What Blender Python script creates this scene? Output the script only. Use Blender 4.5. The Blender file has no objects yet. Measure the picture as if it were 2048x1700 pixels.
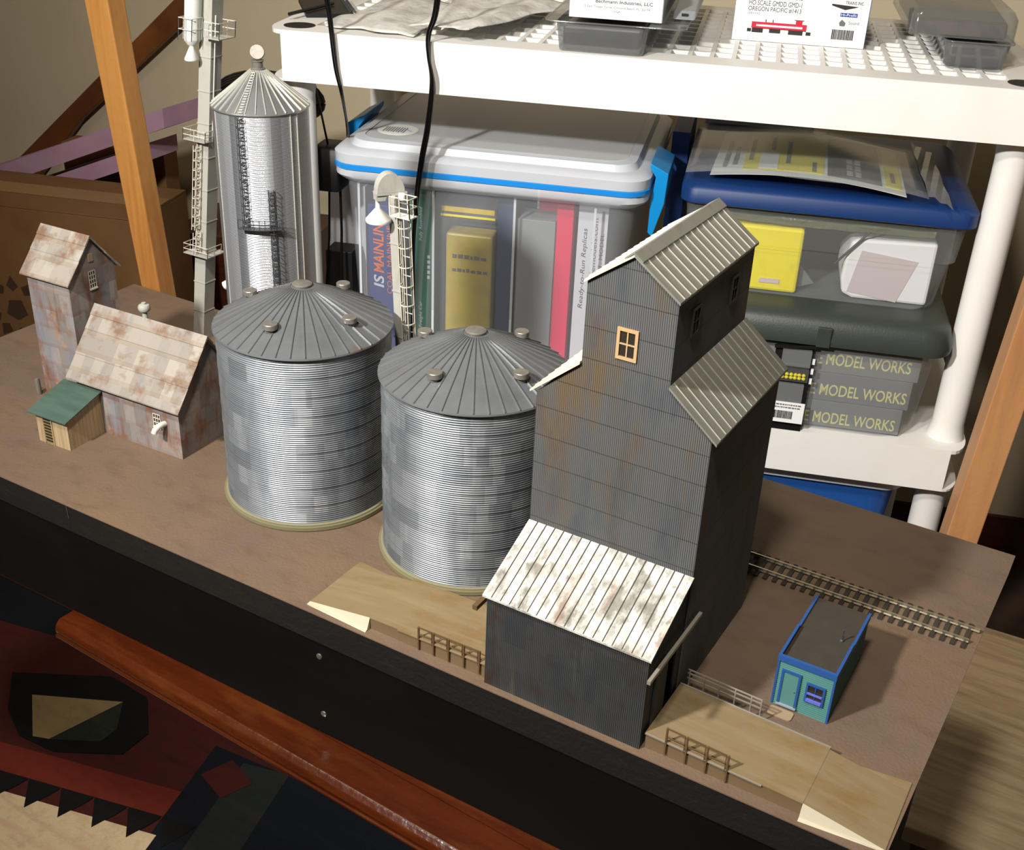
import bpy, bmesh, math, random
from mathutils import Vector, Matrix
PI=math.pi; sin=math.sin; cos=math.cos
random.seed(7)
scn=bpy.context.scene; COL=scn.collection
# ------------------------------------------------------------------ camera
cam=bpy.data.cameras.new('camera'); camo=bpy.data.objects.new('camera',cam); COL.objects.link(camo)
cam.sensor_width=36; cam.sensor_fit='HORIZONTAL'; cam.lens=2331.93/2048*36; cam.clip_start=.02; cam.clip_end=50
def cam_matrix(yaw,pitch,roll,loc):
    d=Vector((sin(yaw)*cos(pitch),cos(yaw)*cos(pitch),-sin(pitch))); r=Vector((cos(yaw),-sin(yaw),0)); u=r.cross(d)
    r2=cos(roll)*r+sin(roll)*u; u2=-sin(roll)*r+cos(roll)*u
    M=Matrix((r2,u2,-d)).transposed().to_4x4(); M.translation=loc; return M
camo.matrix_world=cam_matrix(-.5157463,.4987575,.04407018,(.26234532,-.51302123,.52427162))
scn.camera=camo
# ------------------------------------------------------------------ light
scn.view_settings.view_transform='Standard'; scn.view_settings.look='None'
scn.view_settings.exposure=0.0; scn.view_settings.gamma=1.0; scn.view_settings.use_curve_mapping=False
wd=bpy.data.worlds.new('world'); scn.world=wd; wd.use_nodes=True
wd.node_tree.nodes['Background'].inputs[0].default_value=(1,.86,.68,1); wd.node_tree.nodes['Background'].inputs[1].default_value=.05
def lamp(name,loc,target,power,size,color,spread=PI):
    l=bpy.data.lights.new(name,'AREA'); l.shape='DISK'; l.size=size; l.energy=power; l.color=color; l.spread=spread
    o=bpy.data.objects.new(name,l); COL.objects.link(o)
    M=(Vector(target)-Vector(loc)).to_track_quat('-Z','Y').to_matrix().to_4x4(); M.translation=loc; o.matrix_world=M; return o
def spot(name,loc,target,power,size,blend,radius,color):
    l=bpy.data.lights.new(name,'SPOT'); l.energy=power; l.spot_size=size; l.spot_blend=blend; l.shadow_soft_size=radius; l.color=color
    o=bpy.data.objects.new(name,l); COL.objects.link(o)
    M=(Vector(target)-Vector(loc)).to_track_quat('-Z','Y').to_matrix().to_4x4(); M.translation=loc; o.matrix_world=M; return o
spot('work_lamp',(-.40,-.85,.98),(-.10,.9,.18),160,1.6,1,.045,(1,.975,.94))
lamp('ceiling_lamp',(.13,-.68,1.45),(-.1,.5,.1),21,.16,(1,.94,.85))
lamp('left_fill_light',(-1.1,-.7,1.7),(-.6,.6,0),5,.5,(1,.84,.62))  # added fill with no visible source, lifts the left wall and left sides
# ------------------------------------------------------------------ materials
def LIN(c):
    if isinstance(c,str):
        c=[int(c[i:i+2],16)/255 for i in (0,2,4)]
        c=[x/12.92 if x<=.04045 else ((x+.055)/1.055)**2.4 for x in c]
    return (c[0],c[1],c[2],1)
lin=LIN
MATS={}
def mat(name,col,rough=.55,metal=0,alpha=1,layers=(),bump=(),cyl=0,spec=.5,ior=1.45,k=1):
    lin=lambda c,l0=LIN: tuple([min(1,v*k) for v in l0(c)[:3]]+[1])
    """layers: ('noise',colour,(sx,sy,sz),lo,hi,strength) | ('panel',colour,(cx,cy,cz),lo,hi,strength) | ('line',colour,axis,pitch,width,strength)
       bump: ('corr',(ax,ay,az),pitch,dist) | ('lap',(ax,ay,az),pitch,dist) | ('noise',scale,dist)"""
    m=bpy.data.materials.new(name); m.use_nodes=True; nt=m.node_tree; L=nt.links.new; b=nt.nodes['Principled BSDF']
    def nd(t,**k):
        n=nt.nodes.new(t)
        for a,v in k.items(): setattr(n,a,v)
        return n
    def ma(op,a,bv=None,c=None):
        n=nd('ShaderNodeMath',operation=op)
        for i,v in enumerate((a,bv,c)):
            if v is None: continue
            if hasattr(v,'links'): L(v,n.inputs[i])
            else: n.inputs[i].default_value=v
        return n.outputs[0]
    tc=nd('ShaderNodeTexCoord'); P=tc.outputs['Object']
    if cyl:
        s=nd('ShaderNodeSeparateXYZ'); L(P,s.inputs[0]); a=ma('ARCTAN2',s.outputs[1],s.outputs[0]); a=ma('MULTIPLY',a,cyl)
        cb=nd('ShaderNodeCombineXYZ'); L(a,cb.inputs[0]); L(s.outputs[2],cb.inputs[2]); P=cb.outputs[0]
    base=nd('ShaderNodeRGB'); base.outputs[0].default_value=lin(col); cur=base.outputs[0]
    def dot(v):
        n=nd('ShaderNodeVectorMath',operation='DOT_PRODUCT'); L(P,n.inputs[0]); n.inputs[1].default_value=v; return n.outputs['Value']
    for li,ly in enumerate(layers):
        kind,c2=ly[0],ly[1]
        if kind=='noise':
            n=nd('ShaderNodeVectorMath',operation='MULTIPLY'); L(P,n.inputs[0]); n.inputs[1].default_value=ly[2]
            o=nd('ShaderNodeVectorMath',operation='ADD'); L(n.outputs[0],o.inputs[0]); o.inputs[1].default_value=(li*7.3,li*3.1,li*5.7)
            t=nd('ShaderNodeTexNoise'); t.inputs['Scale'].default_value=1; t.inputs['Detail'].default_value=5; t.inputs['Roughness'].default_value=.6; L(o.outputs[0],t.inputs['Vector']); f=t.outputs[0]
        elif kind=='panel':
            cs=ly[2]; s=nd('ShaderNodeSeparateXYZ'); L(P,s.inputs[0]); cz=cs[2]
            zi=ma('FLOOR',ma('DIVIDE',ma('ADD',s.outputs[2],.00021),cz)) if cz else None
            xs=ma('ADD',s.outputs[0],s.outputs[1]) if cs[1]=='xy' else s.outputs[0]
            xd=ma('DIVIDE',xs,cs[0])
            if zi is not None: xd=ma('ADD',xd,ma('MULTIPLY',zi,.37))
            xi=ma('FLOOR',xd); cb=nd('ShaderNodeCombineXYZ'); L(xi,cb.inputs[0])
            if zi is not None: L(zi,cb.inputs[2])
            cb.inputs[1].default_value=li*3.3
            t=nd('ShaderNodeTexWhiteNoise'); L(cb.outputs[0],t.inputs['Vector']); f=t.outputs['Value']
        else:
            v=ma('DIVIDE',dot(ly[2]),ly[3]); v=ma('FRACT',v); f=ma('LESS_THAN',v,ly[4]/ly[3]); 
        if kind!='line':
            r=nd('ShaderNodeMapRange'); r.inputs[1].default_value=ly[3]; r.inputs[2].default_value=ly[4]; L(f,r.inputs[0]); f=r.outputs[0]
        f=ma('MULTIPLY',f,ly[5]); mx=nd('ShaderNodeMix',data_type='RGBA'); L(f,mx.inputs['Factor']); L(cur,mx.inputs['A']); mx.inputs['B'].default_value=lin(c2); cur=mx.outputs['Result']
    L(cur,b.inputs['Base Color']); b.inputs['Roughness'].default_value=rough; b.inputs['Metallic'].default_value=metal
    b.inputs['Alpha'].default_value=alpha; b.inputs['Specular IOR Level'].default_value=spec; b.inputs['IOR'].default_value=ior
    nrm=None
    for bp in bump:
        if bp[0]=='corr': h=ma('SINE',ma('MULTIPLY',dot(bp[1]),2*PI/bp[2]))
        elif bp[0]=='lap': h=ma('FRACT',ma('DIVIDE',dot(bp[1]),bp[2]))
        else:
            t=nd('ShaderNodeTexNoise'); t.inputs['Scale'].default_value=bp[1]; t.inputs['Detail'].default_value=4; L(P,t.inputs['Vector']); h=t.outputs[0]
        n=nd('ShaderNodeBump'); n.inputs['Strength'].default_value=1; n.inputs['Distance'].default_value=bp[-1]; L(h,n.inputs['Height'])
        if nrm is not None: L(nrm,n.inputs['Normal'])
        nrm=n.outputs[0]
    if nrm is not None: L(nrm,b.inputs['Normal'])
    MATS[name]=m; return m
def clear(name,col=(.93,.95,.95),refl=.10,rough=.05,tint=.9,milk=.04):
    """thin clear plastic sheet: mostly see-through, a glossy fresnel sheen and a little milkiness"""
    m=bpy.data.materials.new(name); m.use_nodes=True; nt=m.node_tree; L=nt.links.new; out=nt.nodes['Material Output']; nt.nodes.remove(nt.nodes['Principled BSDF'])
    t=nt.nodes.new('ShaderNodeBsdfTransparent'); t.inputs[0].default_value=(col[0]*tint,col[1]*tint,col[2]*tint,1)
    g=nt.nodes.new('ShaderNodeBsdfGlossy'); g.inputs['Roughness'].default_value=rough
    d=nt.nodes.new('ShaderNodeBsdfDiffuse'); d.inputs[0].default_value=(col[0],col[1],col[2],1)
    a=nt.nodes.new('ShaderNodeMixShader'); a.inputs[0].default_value=milk; L(t.outputs[0],a.inputs[1]); L(d.outputs[0],a.inputs[2])
    fr=nt.nodes.new('ShaderNodeLayerWeight'); fr.inputs[0].default_value=.5
    pw=nt.nodes.new('ShaderNodeMath'); pw.operation='POWER'; L(fr.outputs['Facing'],pw.inputs[0]); pw.inputs[1].default_value=4
    ad=nt.nodes.new('ShaderNodeMath'); ad.operation='MULTIPLY_ADD'; L(pw.outputs[0],ad.inputs[0]); ad.inputs[1].default_value=.5; ad.inputs[2].default_value=refl*.5
    b=nt.nodes.new('ShaderNodeMixShader'); L(ad.outputs[0],b.inputs[0]); L(a.outputs[0],b.inputs[1]); L(g.outputs[0],b.inputs[2]); L(b.outputs[0],out.inputs[0])
    MATS[name]=m; return m
# ------------------------------------------------------------------ mesh building
WM={}
SY=.328
SHM=Matrix.Translation((-.7463,.6387,0))@Matrix.Rotation(SY,4,'Z')     # frame of the plastic shelving: u along, w deep, z up
class MB:
    def __init__(s,M=None): s.bm=bmesh.new(); s.M=M or Matrix.Identity(4); s.mi=0
    def v(s,p): return s.bm.verts.new(s.M@Vector(p))
    def f(s,vs):
        try: fc=s.bm.faces.new(vs); fc.material_index=s.mi; return fc
        except ValueError: return None
    def poly(s,pts): return s.f([s.v(p) for p in pts])
    def hexa(s,b,t):      # b,t: 4 bottom and 4 top points
        B=[s.v(p) for p in b]; T=[s.v(p) for p in t]; s.f(B[::-1]); s.f(T)
        for i in range(4): s.f([B[i],B[(i+1)%4],T[(i+1)%4],T[i]])
        return s
    def box(s,x0,x1,y0,y1,z0,z1):
        return s.hexa([(x0,y0,z0),(x1,y0,z0),(x1,y1,z0),(x0,y1,z0)],[(x0,y0,z1),(x1,y0,z1),(x1,y1,z1),(x0,y1,z1)])
    def prism(s,pts,vec):  # polygon of 3d points extruded by vec
        A=[s.v(p) for p in pts]; Bv=[s.v(Vector(p)+Vector(vec)) for p in pts]; n=len(A); s.f(A[::-1]); s.f(Bv)
        for i in range(n): s.f([A[i],A[(i+1)%n],Bv[(i+1)%n],Bv[i]])
        return s
    def bar(s,a,b,w,h=None,up=(0,0,1)):
        a=Vector(a);b=Vector(b);d=(b-a).normalized();u=Vector(up)
        if abs(d.dot(u))>.98: u=Vector((0,1,0))
        r=d.cross(u).normalized()*w/2; t=r.cross(d).normalized()*(h or w)/2
        return s.hexa([a-r-t,a+r-t,b+r-t,b-r-t],[a-r+t,a+r+t,b+r+t,b-r+t])
    def rings(s,R,close=True,cap=True):
        V=[[s.v(p) for p in r] for r in R]; n=len(V[0])
        for i in range(len(V)-1):
            for j in range(n if close else n-1): s.f([V[i][j],V[i][(j+1)%n],V[i+1][(j+1)%n],V[i+1][j]])
        if cap: s.f(V[0][::-1]); s.f(V[-1])
        return s
    def lathe(s,prof,c=(0,0,0),n=32,cap=True):
        return s.rings([[(c[0]+r*cos(2*PI*j/n),c[1]+r*sin(2*PI*j/n),c[2]+z) for j in range(n)] for r,z in prof],cap=cap)
    def tube(s,pts,r,n=8,cap=True):
        pts=[Vector(p) for p in pts]; R=[]; ref=None
        for i,p in enumerate(pts):
            d=(pts[min(i+1,len(pts)-1)]-pts[max(i-1,0)]).normalized()
            if ref is None: ref=d.orthogonal().normalized()
            ref=(ref-d*ref.dot(d)).normalized(); q=d.cross(ref)
            R.append([p+ref*r*cos(2*PI*j/n)+q*r*sin(2*PI*j/n) for j in range(n)])
        return s.rings(R,cap=cap)
    def rrings(s,spec,n=5,cap=True):   # spec: list of (x0,x1,y0,y1,z,r)
        R=[]
        for x0,x1,y0,y1,z,r in spec:
            ring=[]
            for cx,cy,a0 in ((x1-r,y1-r,0),(x0+r,y1-r,PI/2),(x0+r,y0+r,PI),(x1-r,y0+r,1.5*PI)):
                for k in range(n+1): a=a0+PI/2*k/n; ring.append((cx+r*cos(a),cy+r*sin(a),z))
            R.append(ring)
        return s.rings(R,cap=cap)
    def build(s,name,mats,parent=None,smooth=False,bevel=0,solid=0,recalc=True):
        if recalc: bmesh.ops.recalc_face_normals(s.bm,faces=s.bm.faces)
        me=bpy.data.meshes.new(name); o=bpy.data.objects.new(name,me); COL.objects.link(o)
        Mp=Matrix.Identity(4)
        if parent is not None: Mp=WM[parent.name]
        else:
            xs=[v.co for v in s.bm.verts]; lo=[min(c[i] for c in xs) for i in range(3)]; hi=[max(c[i] for c in xs) for i in range(3)]
            Mp=Matrix.Translation(((lo[0]+hi[0])/2,(lo[1]+hi[1])/2,lo[2]))
            if s.M!=Matrix.Identity(4): Mp=Mp@s.M.to_quaternion().to_matrix().to_4x4()
        WM[o.name]=Mp
        s.bm.transform(Mp.inverted()); s.bm.to_mesh(me); s.bm.free()
        if not isinstance(mats,(list,tuple)): mats=[mats]
        for m in mats: me.materials.append(MATS[m] if isinstance(m,str) else m)
        if parent is not None: o.parent=parent
        else: o.matrix_world=Mp
        if smooth:
            for p in me.polygons: p.use_smooth=True
            try: me.set_sharp_from_angle(angle=math.radians(smooth if smooth>1 else 40))
            except Exception: pass
        if solid: md=o.modifiers.new('thickness','SOLIDIFY'); md.thickness=solid; md.offset=-1
        if bevel: md=o.modifiers.new('bevel','BEVEL'); md.width=bevel; md.segments=2; md.limit_method='ANGLE'
        return o
def tag(o,label=None,cat=None,group=None,kind=None):
    if label:o['label']=label
    if cat:o['category']=cat
    if group:o['group']=group
    if kind:o['kind']=kind
    return o
def thing(name,label,cat,loc=(0,0,0),rz=0,group=None,M=None,ry=0):
    o=bpy.data.objects.new(name,None); COL.objects.link(o); o.empty_display_size=.01
    T=(M or Matrix.Identity(4))@Matrix.Translation(loc)@Matrix.Rotation(rz,4,'Z')@Matrix.Rotation(ry,4,'Y'); o.matrix_world=T; WM[o.name]=T
    return tag(o,label,cat,group)
def text(body,name,origin,X,Y,w,h,m,parent,M=None,lift=.0003,fit=True,shear=0,bold=0):
    """lettering laid on a face: origin = lower left corner, X/Y unit directions, w x h its size"""
    cu=bpy.data.curves.new(name,'FONT'); cu.body=body; cu.size=1; cu.shear=shear; cu.offset=bold; cu.resolution_u=3
    to=bpy.data.objects.new(name,cu); COL.objects.link(to); bpy.context.view_layer.update()
    me=bpy.data.meshes.new_from_object(to.evaluated_get(bpy.context.evaluated_depsgraph_get())); bpy.data.objects.remove(to); 
    xs=[v.co.x for v in me.vertices]; ys=[v.co.y for v in me.vertices]; x0,x1,y0,y1=min(xs),max(xs),min(ys),max(ys)
    sx=w/(x1-x0); sy=h/(y1-y0)
    X=Vector(X).normalized();Y=Vector(Y).normalized();Z=X.cross(Y); O=Vector(origin)+Z*lift
    b=MB(M); bm2=bmesh.new(); bm2.from_mesh(me)
    mp={v.index:b.v(O+X*(v.co.x-x0)*sx+Y*(v.co.y-y0)*sy) for v in bm2.verts}
    for f in bm2.faces: b.f([mp[v.index] for v in f.verts])
    bm2.free(); bpy.data.meshes.remove(me)
    return b.build(name,m,parent,recalc=False)
# palette
mat('board_top','7a6656',.62,layers=[('noise','8c7052',(9,9,9),.4,.7,.6),('noise','604838',(30,60,30),.5,.75,.4),('noise','b39a7c',(900,900,900),.66,.75,.35)],bump=[('noise',500,.0004)],k=0.64)
mat('board_black','24211e',.55,layers=[('noise','3a342c',(40,40,200),.5,.8,.5)],bump=[('noise',300,.0006)],k=0.4)
mat('panel_black','1b1917',.6,spec=.15,layers=[('noise','2a2320',(12,30,30),.45,.75,.6)],k=0.22)
mat('screw','b8b4ac',.3,.9)
mat('cherry','6a2c0e',.22,layers=[('noise','3c1406',(6,40,60),.4,.7,.7),('noise','8a4c1c',(14,60,60),.5,.7,.5)],bump=[('noise',120,.0005)],k=0.42)
mat('pine','a5743c',.4,layers=[('noise','8a4a1c',(70,70,4),.45,.7,.6),('noise','cf924c',(30,30,2),.5,.75,.4)],bump=[('noise',90,.0004)],k=0.9)
mat('pine_right','c08a5a',.5,layers=[('noise','95623a',(50,50,4),.45,.7,.5)],bump=[('noise',90,.0004)],k=0.95)
mat('plank','70401f',.4,layers=[('noise','4a2812',(8,8,8),.4,.65,.7),('noise','9a5c22',(5,12,5),.5,.7,.6)])
mat('wall','a3977f',.9,layers=[('noise','988c75',(5,5,5),.35,.65,.5)],k=1.45)
mat('trim','4a2413',.4,layers=[('noise','2c130a',(3,30,60),.4,.7,.7)])
mat('floor','3b2d22',.6,layers=[('noise','241a14',(4,20,4),.4,.7,.6)])
mat('plastic_white','e9e7e2',.42,layers=[('noise','dcd9d0',(20,20,20),.4,.8,.4)])
mat('dark','0d0c0b',.6); mat('black_rubber','0c0c0c',.28); mat('black_plastic','101010',.5)
mat('cardboard','74522f',.85,layers=[('noise','5c3f22',(9,9,9),.4,.7,.6)]); mat('card_print','3c2917',.85)
mat('foam','a58296',.85,layers=[('noise','8e6c80',(20,20,20),.4,.7,.5)])
# model kit materials
tier=.0206
GREY=[('panel','51524f',(.016,'xy',tier),.2,1,.3),('noise','6d5634',(38,38,9),.50,.68,.65),('noise','434c56',(60,60,16),.5,.7,.6),('noise','62392c',(55,55,14),.6,.78,.6),('line','3c3832',(0,0,1),tier,.0006,.8)]
mat('elevator_wall','5d5e5e',.62,.15,layers=GREY,bump=[('corr',(1,1,0),.00135,.00032),('lap',(0,0,-1),tier,.0005)])
mat('shed_wall','515252',.6,.15,layers=[('panel','444748',(.008,'xy',tier),.1,1,.6),('noise','6d6a5c',(90,90,8),.56,.7,.7),('noise','4d3328',(60,60,40),.55,.75,.7),('noise','39434d',(50,50,14),.5,.72,.5)],bump=[('corr',(1,1,0),.00135,.0003),('lap',(0,0,-1),tier,.0005)],k=0.6)
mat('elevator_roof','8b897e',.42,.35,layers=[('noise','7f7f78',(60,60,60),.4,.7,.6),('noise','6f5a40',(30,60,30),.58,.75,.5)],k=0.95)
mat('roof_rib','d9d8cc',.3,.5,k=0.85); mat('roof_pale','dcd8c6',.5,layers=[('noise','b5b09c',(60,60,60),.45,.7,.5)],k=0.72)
mat('shed_roof','e4e1d8',.5,layers=[('noise','77756a',(170,60,170),.46,.64,.6),('noise','5f5c4e',(60,30,60),.50,.62,.7),('noise','6d6850',(260,120,200),.60,.70,.6),('noise','a8704c',(90,16,16),.60,.70,.4)],k=0.68)
mat('seam','38332c',.6); mat('window_wood','a88b64',.5); mat('pane','2c2620',.15,spec=.6); mat('window_dark','4a443c',.5,k=0.5)
mat('silo_wall','a3a8ad',.44,.62,cyl=.07,layers=[('panel','6e747c',(.022,0,.0156),.1,1,.5),('panel','c9ccd0',(.011,0,.0156),.75,1,.4),('noise','8b6a52',(26,1,5),.60,.78,.6),('noise','5d6672',(60,1,12),.5,.75,.45)],k=0.62)
mat('silo_wall_b','a0a4a8',.44,.62,cyl=.07,layers=[('panel','62686f',(.022,0,.0156),.1,1,.5),('panel','c9ccd0',(.009,0,.0156),.72,1,.4),('noise','806350',(24,1,5),.62,.78,.5),('noise','545c66',(70,1,12),.5,.75,.5)],k=0.6)
mat('silo_roof','85888a',.42,.25,layers=[('noise','6f7173',(40,40,40),.4,.7,.6),('noise','8b6a55',(28,28,28),.6,.75,.6)],k=0.52)
mat('silo_rib','9fa1a2',.25,.8); mat('silo_base','a8a078',.35,alpha=.72,k=0.5); mat('base_ring','c2bb98',.3,alpha=.85,k=0.45)
mat('vent_metal','9a958c',.38,.5,layers=[('noise','7a7068',(200,200,200),.4,.7,.5)],k=0.7)
mat('foil','b3b6ba',.30,.62,cyl=.055,layers=[('panel','5d6066',(.012,0,0),.25,1,.8),('noise','86644a',(40,1,2),.52,.70,.7)],bump=[('corr',(0,0,1),.0012,.00014)])  # vertical bands in the colour imitate the room reflected in the shiny wall
mat('foil_roof','b4b6b6',.28,.8,layers=[('noise','9a9c9c',(30,30,30),.4,.7,.5)]); mat('ladder_metal','5c5e62',.35,.6)
mat('leg_white','d3d1c6',.5,layers=[('noise','a89f8c',(60,60,20),.5,.75,.6)],k=0.5); mat('leg_bright','f0efe6',.45,k=0.62); mat('leg_cage','ded6c4',.5,layers=[('noise','9c7a58',(120,120,60),.6,.75,.6)],k=0.75)
RUST=[('panel','988e88',(.012,'xy',.0187),.2,1,.7),('noise','70401f',(45,45,30),.5,.64,.75),('noise','6a4228',(95,95,16),.52,.66,.7),('noise','73777f',(55,55,18),.5,.66,.7),('noise','b07a3c',(70,70,50),.62,.74,.6),('line','7a4528',(0,0,1),.0187,.0030,.2)]
mat('rusty_wall','736d69',.6,.05,layers=RUST,bump=[('lap',(0,0,-1),.0187,.0008)])
mat('rusty_roof','b0a69b',.6,.05,layers=[('panel','d0c6b6',(.0118,0,.0138),.2,1,.8),('noise','8c6040',(50,50,50),.5,.66,.8),('noise','9a9a98',(70,70,30),.55,.7,.6),('line','a5835c',(0,0,1),.0138,.003,.28)],bump=[('lap',(0,0,-1),.0138,.0009)],k=0.5)
mat('green_roof','5a7566',.7,layers=[('noise','3f5a4e',(20,90,40),.4,.7,.7)],k=0.5); mat('tan_wood','c8ae86',.75,layers=[('noise','9c8260',(300,300,30),.45,.7,.6),('line','7d6545',(1,1,0),.0042,.0004,.6)],k=0.65)
mat('tan_door','8a7448',.7); mat('grille','2a221a',.6); mat('office_wall','4f8a80',.6,layers=[('noise','3f7c84',(60,60,60),.4,.7,.4)],k=0.62)
mat('office_trim','2f66b4',.5,k=0.5); mat('sill_grey','7f8c98',.6); mat('office_door','5f9690',.55,k=0.6); mat('office_roof','4b443a',.8,layers=[('noise','5d5140',(90,90,90),.4,.7,.5)],k=0.45); mat('office_sash','5a63b8',.45); mat('concrete','8d7a60',.8)
mat('ramp_deck','8f7b5a',.6,layers=[('noise','85622f',(28,60,28),.52,.7,.6),('noise','a1906e',(10,120,10),.5,.7,.5)],k=0.7); mat('ramp_side','776246',.6,k=0.75); mat('ramp_white','e9dcc0',.6,k=0.55)
mat('railing','6a5238',.5,.3); mat('railing_pale','a79f90',.4,.5); mat('rail_steel','cfc9b8',.22,.95); mat('tie','2c241d',.7,layers=[('noise','41382c',(80,80,80),.4,.7,.5)])
# bin and shelf contents
mat('frost','c9cdd2',.35,alpha=.22); mat('frost_lid','d6d8da',.3,alpha=.66); mat('frost_rim','d8dde4',.3,alpha=.75); mat('frost_rib','e3e8ee',.3,alpha=.8)
mat('smoke','a9aeac',.25,alpha=.20); mat('smoke_low','a5a8aa',.35,alpha=.26)
mat('gasket','1f86d8',.3); mat('latch_blue','0f86c8',.35); mat('lid_navy','0f3a78',.48,k=0.7); mat('lid_grey','3f4641',.45,bump=[('noise',400,.0002)],k=0.75)
mat('sticker','e8e8e0',.5); mat('navy_box','24387a',.5); mat('green_box','1d6656',.5); mat('slate_box','38486c',.5); mat('grey_box','8f9296',.4); mat('red_box','e01850',.5); mat('white_box','eeeeee',.5); mat('pale_box','cfd0d8',.5)
mat('tan_bag','dcc02c',.3,layers=[('noise','b89a4a',(30,30,30),.45,.7,.6)]); mat('yellow','f0e010',.3,layers=[('noise','cdbb2a',(40,40,40),.55,.7,.4)]); mat('yellow_card','f6e61e',.35); mat('orange_ink','e0682a',.5); mat('pale_ink','c8ccd8',.5); mat('dark_ink','2a2826',.5); mat('grey_ink','6a6a6a',.5); mat('yellow_ink','d8d490',.5); mat('red_ink','c8203c',.45); mat('blue_ink','2a4a9a',.5); mat('pink_label','cdbfc0',.6); mat('tote_blue','2a5fb0',.35,alpha=.7); mat('paper_grey','d6d5cf',.5,layers=[('noise','9c9b93',(25,25,25),.48,.62,.6),('noise','dcdcd6',(14,14,14),.55,.7,.7)],bump=[('noise',60,.002)])
mat('silver_ink','c9c9c4',.3,.4); mat('pack_brown','5c5148',.35,layers=[('noise','42382f',(30,10,30),.45,.6,.7)])
clear('clear_plastic'); clear('clear_bag',refl=.07,rough=.15,tint=.97,milk=.09)
mat('pack_dark','4a4744',.35,layers=[('noise','2c2a28',(30,30,30),.4,.6,.7)])
clear('blister',refl=.10,rough=.08,tint=.82,milk=.07)
# ------------------------------------------------------------------ setting
def struct(name,b,m,**k): o=b.build(name,m,**k); o['kind']='structure'; return o
FZ=-.86
struct('floor',MB().box(-3.2,2.6,-1.6,2.6,FZ-.05,FZ),'floor')
struct('wall_back',MB(SHM).box(-2.2,2.4,.78,.86,FZ,1.7),'wall')
struct('baseboard_back',MB(SHM).box(-2.2,2.4,.765,.78,FZ,FZ+.10).box(-2.2,2.4,.769,.78,FZ+.10,FZ+.112),'trim')
# ------------------------------------------------------------------ layout board on its black frame, on the table
BX,BL,YB=.2328,-.752,.3673
t=thing('layout_board','brown painted layout board with black edges, carrying the model grain elevator','board',(-.26,.18,-.115))
b=MB(); b.prism([(BL,0,-.0009),(BX-.008,0,-.0009),(BX,YB-.03,-.0009),(BX,YB,-.0009),(BL,YB,-.0009)],(0,0,.0009))
b.build('board_surface','board_top',t)
MB().box(BL,BX-.012,.0006,YB-.002,-.026,-.0010).build('board_edge','board_black',t)
# ragged seam along the fascia top
b=MB(); random.seed(3); n=160
pts=[(BL+(BX-.02-BL)*i/n,.0022,-.0262+(random.random()-.5)*.0012*(1 if i>60 else .3)) for i in range(n+1)]
b.prism(pts+[(BX-.02,.0022,-.115),(BL,.0022,-.115)],(0,.014,0)); b.build('front_fascia','panel_black',t)
MB().box(BL,BL+.014,.0164,YB-.01,-.115,-.0265).build('side_fascia','panel_black',t)
MB().box(BX-.036,BX-.022,.0164,YB-.01,-.115,-.0265).build('side_fascia','panel_black',t)
MB().box(BL+.014,BX-.036,YB-.024,YB-.01,-.115,-.0265).build('back_fascia','panel_black',t)
for x,z in ((-.1837,-.0402),(-.1822,-.0951)):
    MB(Matrix.Translation((x,.0022,z))@Matrix.Rotation(PI/2,4,'X')).lathe([(.0026,0),(.0024,.0006),(.0012,.001)],n=14).build('screw','screw',t,smooth=True)
b=MB(); b.poly([(-.4420,-.0001,-.001),(-.4412,-.0001,-.0008),(-.4405,-.0001,-.013),(-.4409,-.0001,-.014)])
b.build('scratch','screw',t)
TZ=-.1155
TM=Matrix.Translation((-.46,-.013,0))@Matrix.Rotation(-.055,4,'Z')
t=thing('wooden_table','polished reddish wooden table under the black layout frame','table',(.55,.3,FZ),M=TM)
MB(TM).box(.03,.655,.03,.36,TZ-.018,TZ).build('table_top','cherry',t)
prof=[(0,.03,TZ),(0,.001,TZ),(0,-.0005,TZ-.0012),(0,-.0035,TZ-.004),(0,-.0050,TZ-.009),(0,-.0042,TZ-.0125),(0,-.0058,TZ-.0140),(0,-.0052,TZ-.0165),(0,.004,TZ-.018),(0,.03,TZ-.018)]
MB(TM).prism(prof,(.68,0,0)).build('front_moulding','cherry',t,bevel=.0008)
MB(TM).box(.0,.03,.03,.36,TZ-.018,TZ).build('end_moulding','cherry',t,bevel=.002)
MB(TM).box(.16,.60,.12,.14,TZ-.05,TZ-.018).build('apron','trim',t)
MB(TM).lathe([(.035,FZ+.05),(.030,FZ+.12),(.045,FZ+.30),(.030,FZ+.45),(.036,FZ+.60),(.060,TZ-.0185)],c=(.40,.26,0),n=28).build('pedestal','trim',t,smooth=True)
for k in range(3):
    a=2*PI*k/3+.5; MB(TM).hexa([(.40+.03*cos(a)-.02*sin(a),.26+.03*sin(a)+.02*cos(a),FZ+.0085),(.40+.03*cos(a)+.02*sin(a),.26+.03*sin(a)-.02*cos(a),FZ+.0085),(.40+.20*cos(a)+.015*sin(a),.26+.20*sin(a)-.015*cos(a),FZ+.0085),(.40+.20*cos(a)-.015*sin(a),.26+.20*sin(a)+.015*cos(a),FZ+.0085)],[(.40+.01*cos(a)-.02*sin(a),.26+.01*sin(a)+.02*cos(a),FZ+.09),(.40+.01*cos(a)+.02*sin(a),.26+.01*sin(a)-.02*cos(a),FZ+.09),(.40+.20*cos(a)+.015*sin(a),.26+.20*sin(a)-.015*cos(a),FZ+.03),(.40+.20*cos(a)-.015*sin(a),.26+.20*sin(a)+.015*cos(a),FZ+.03)]).build('foot','trim',t,bevel=.003)
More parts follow.
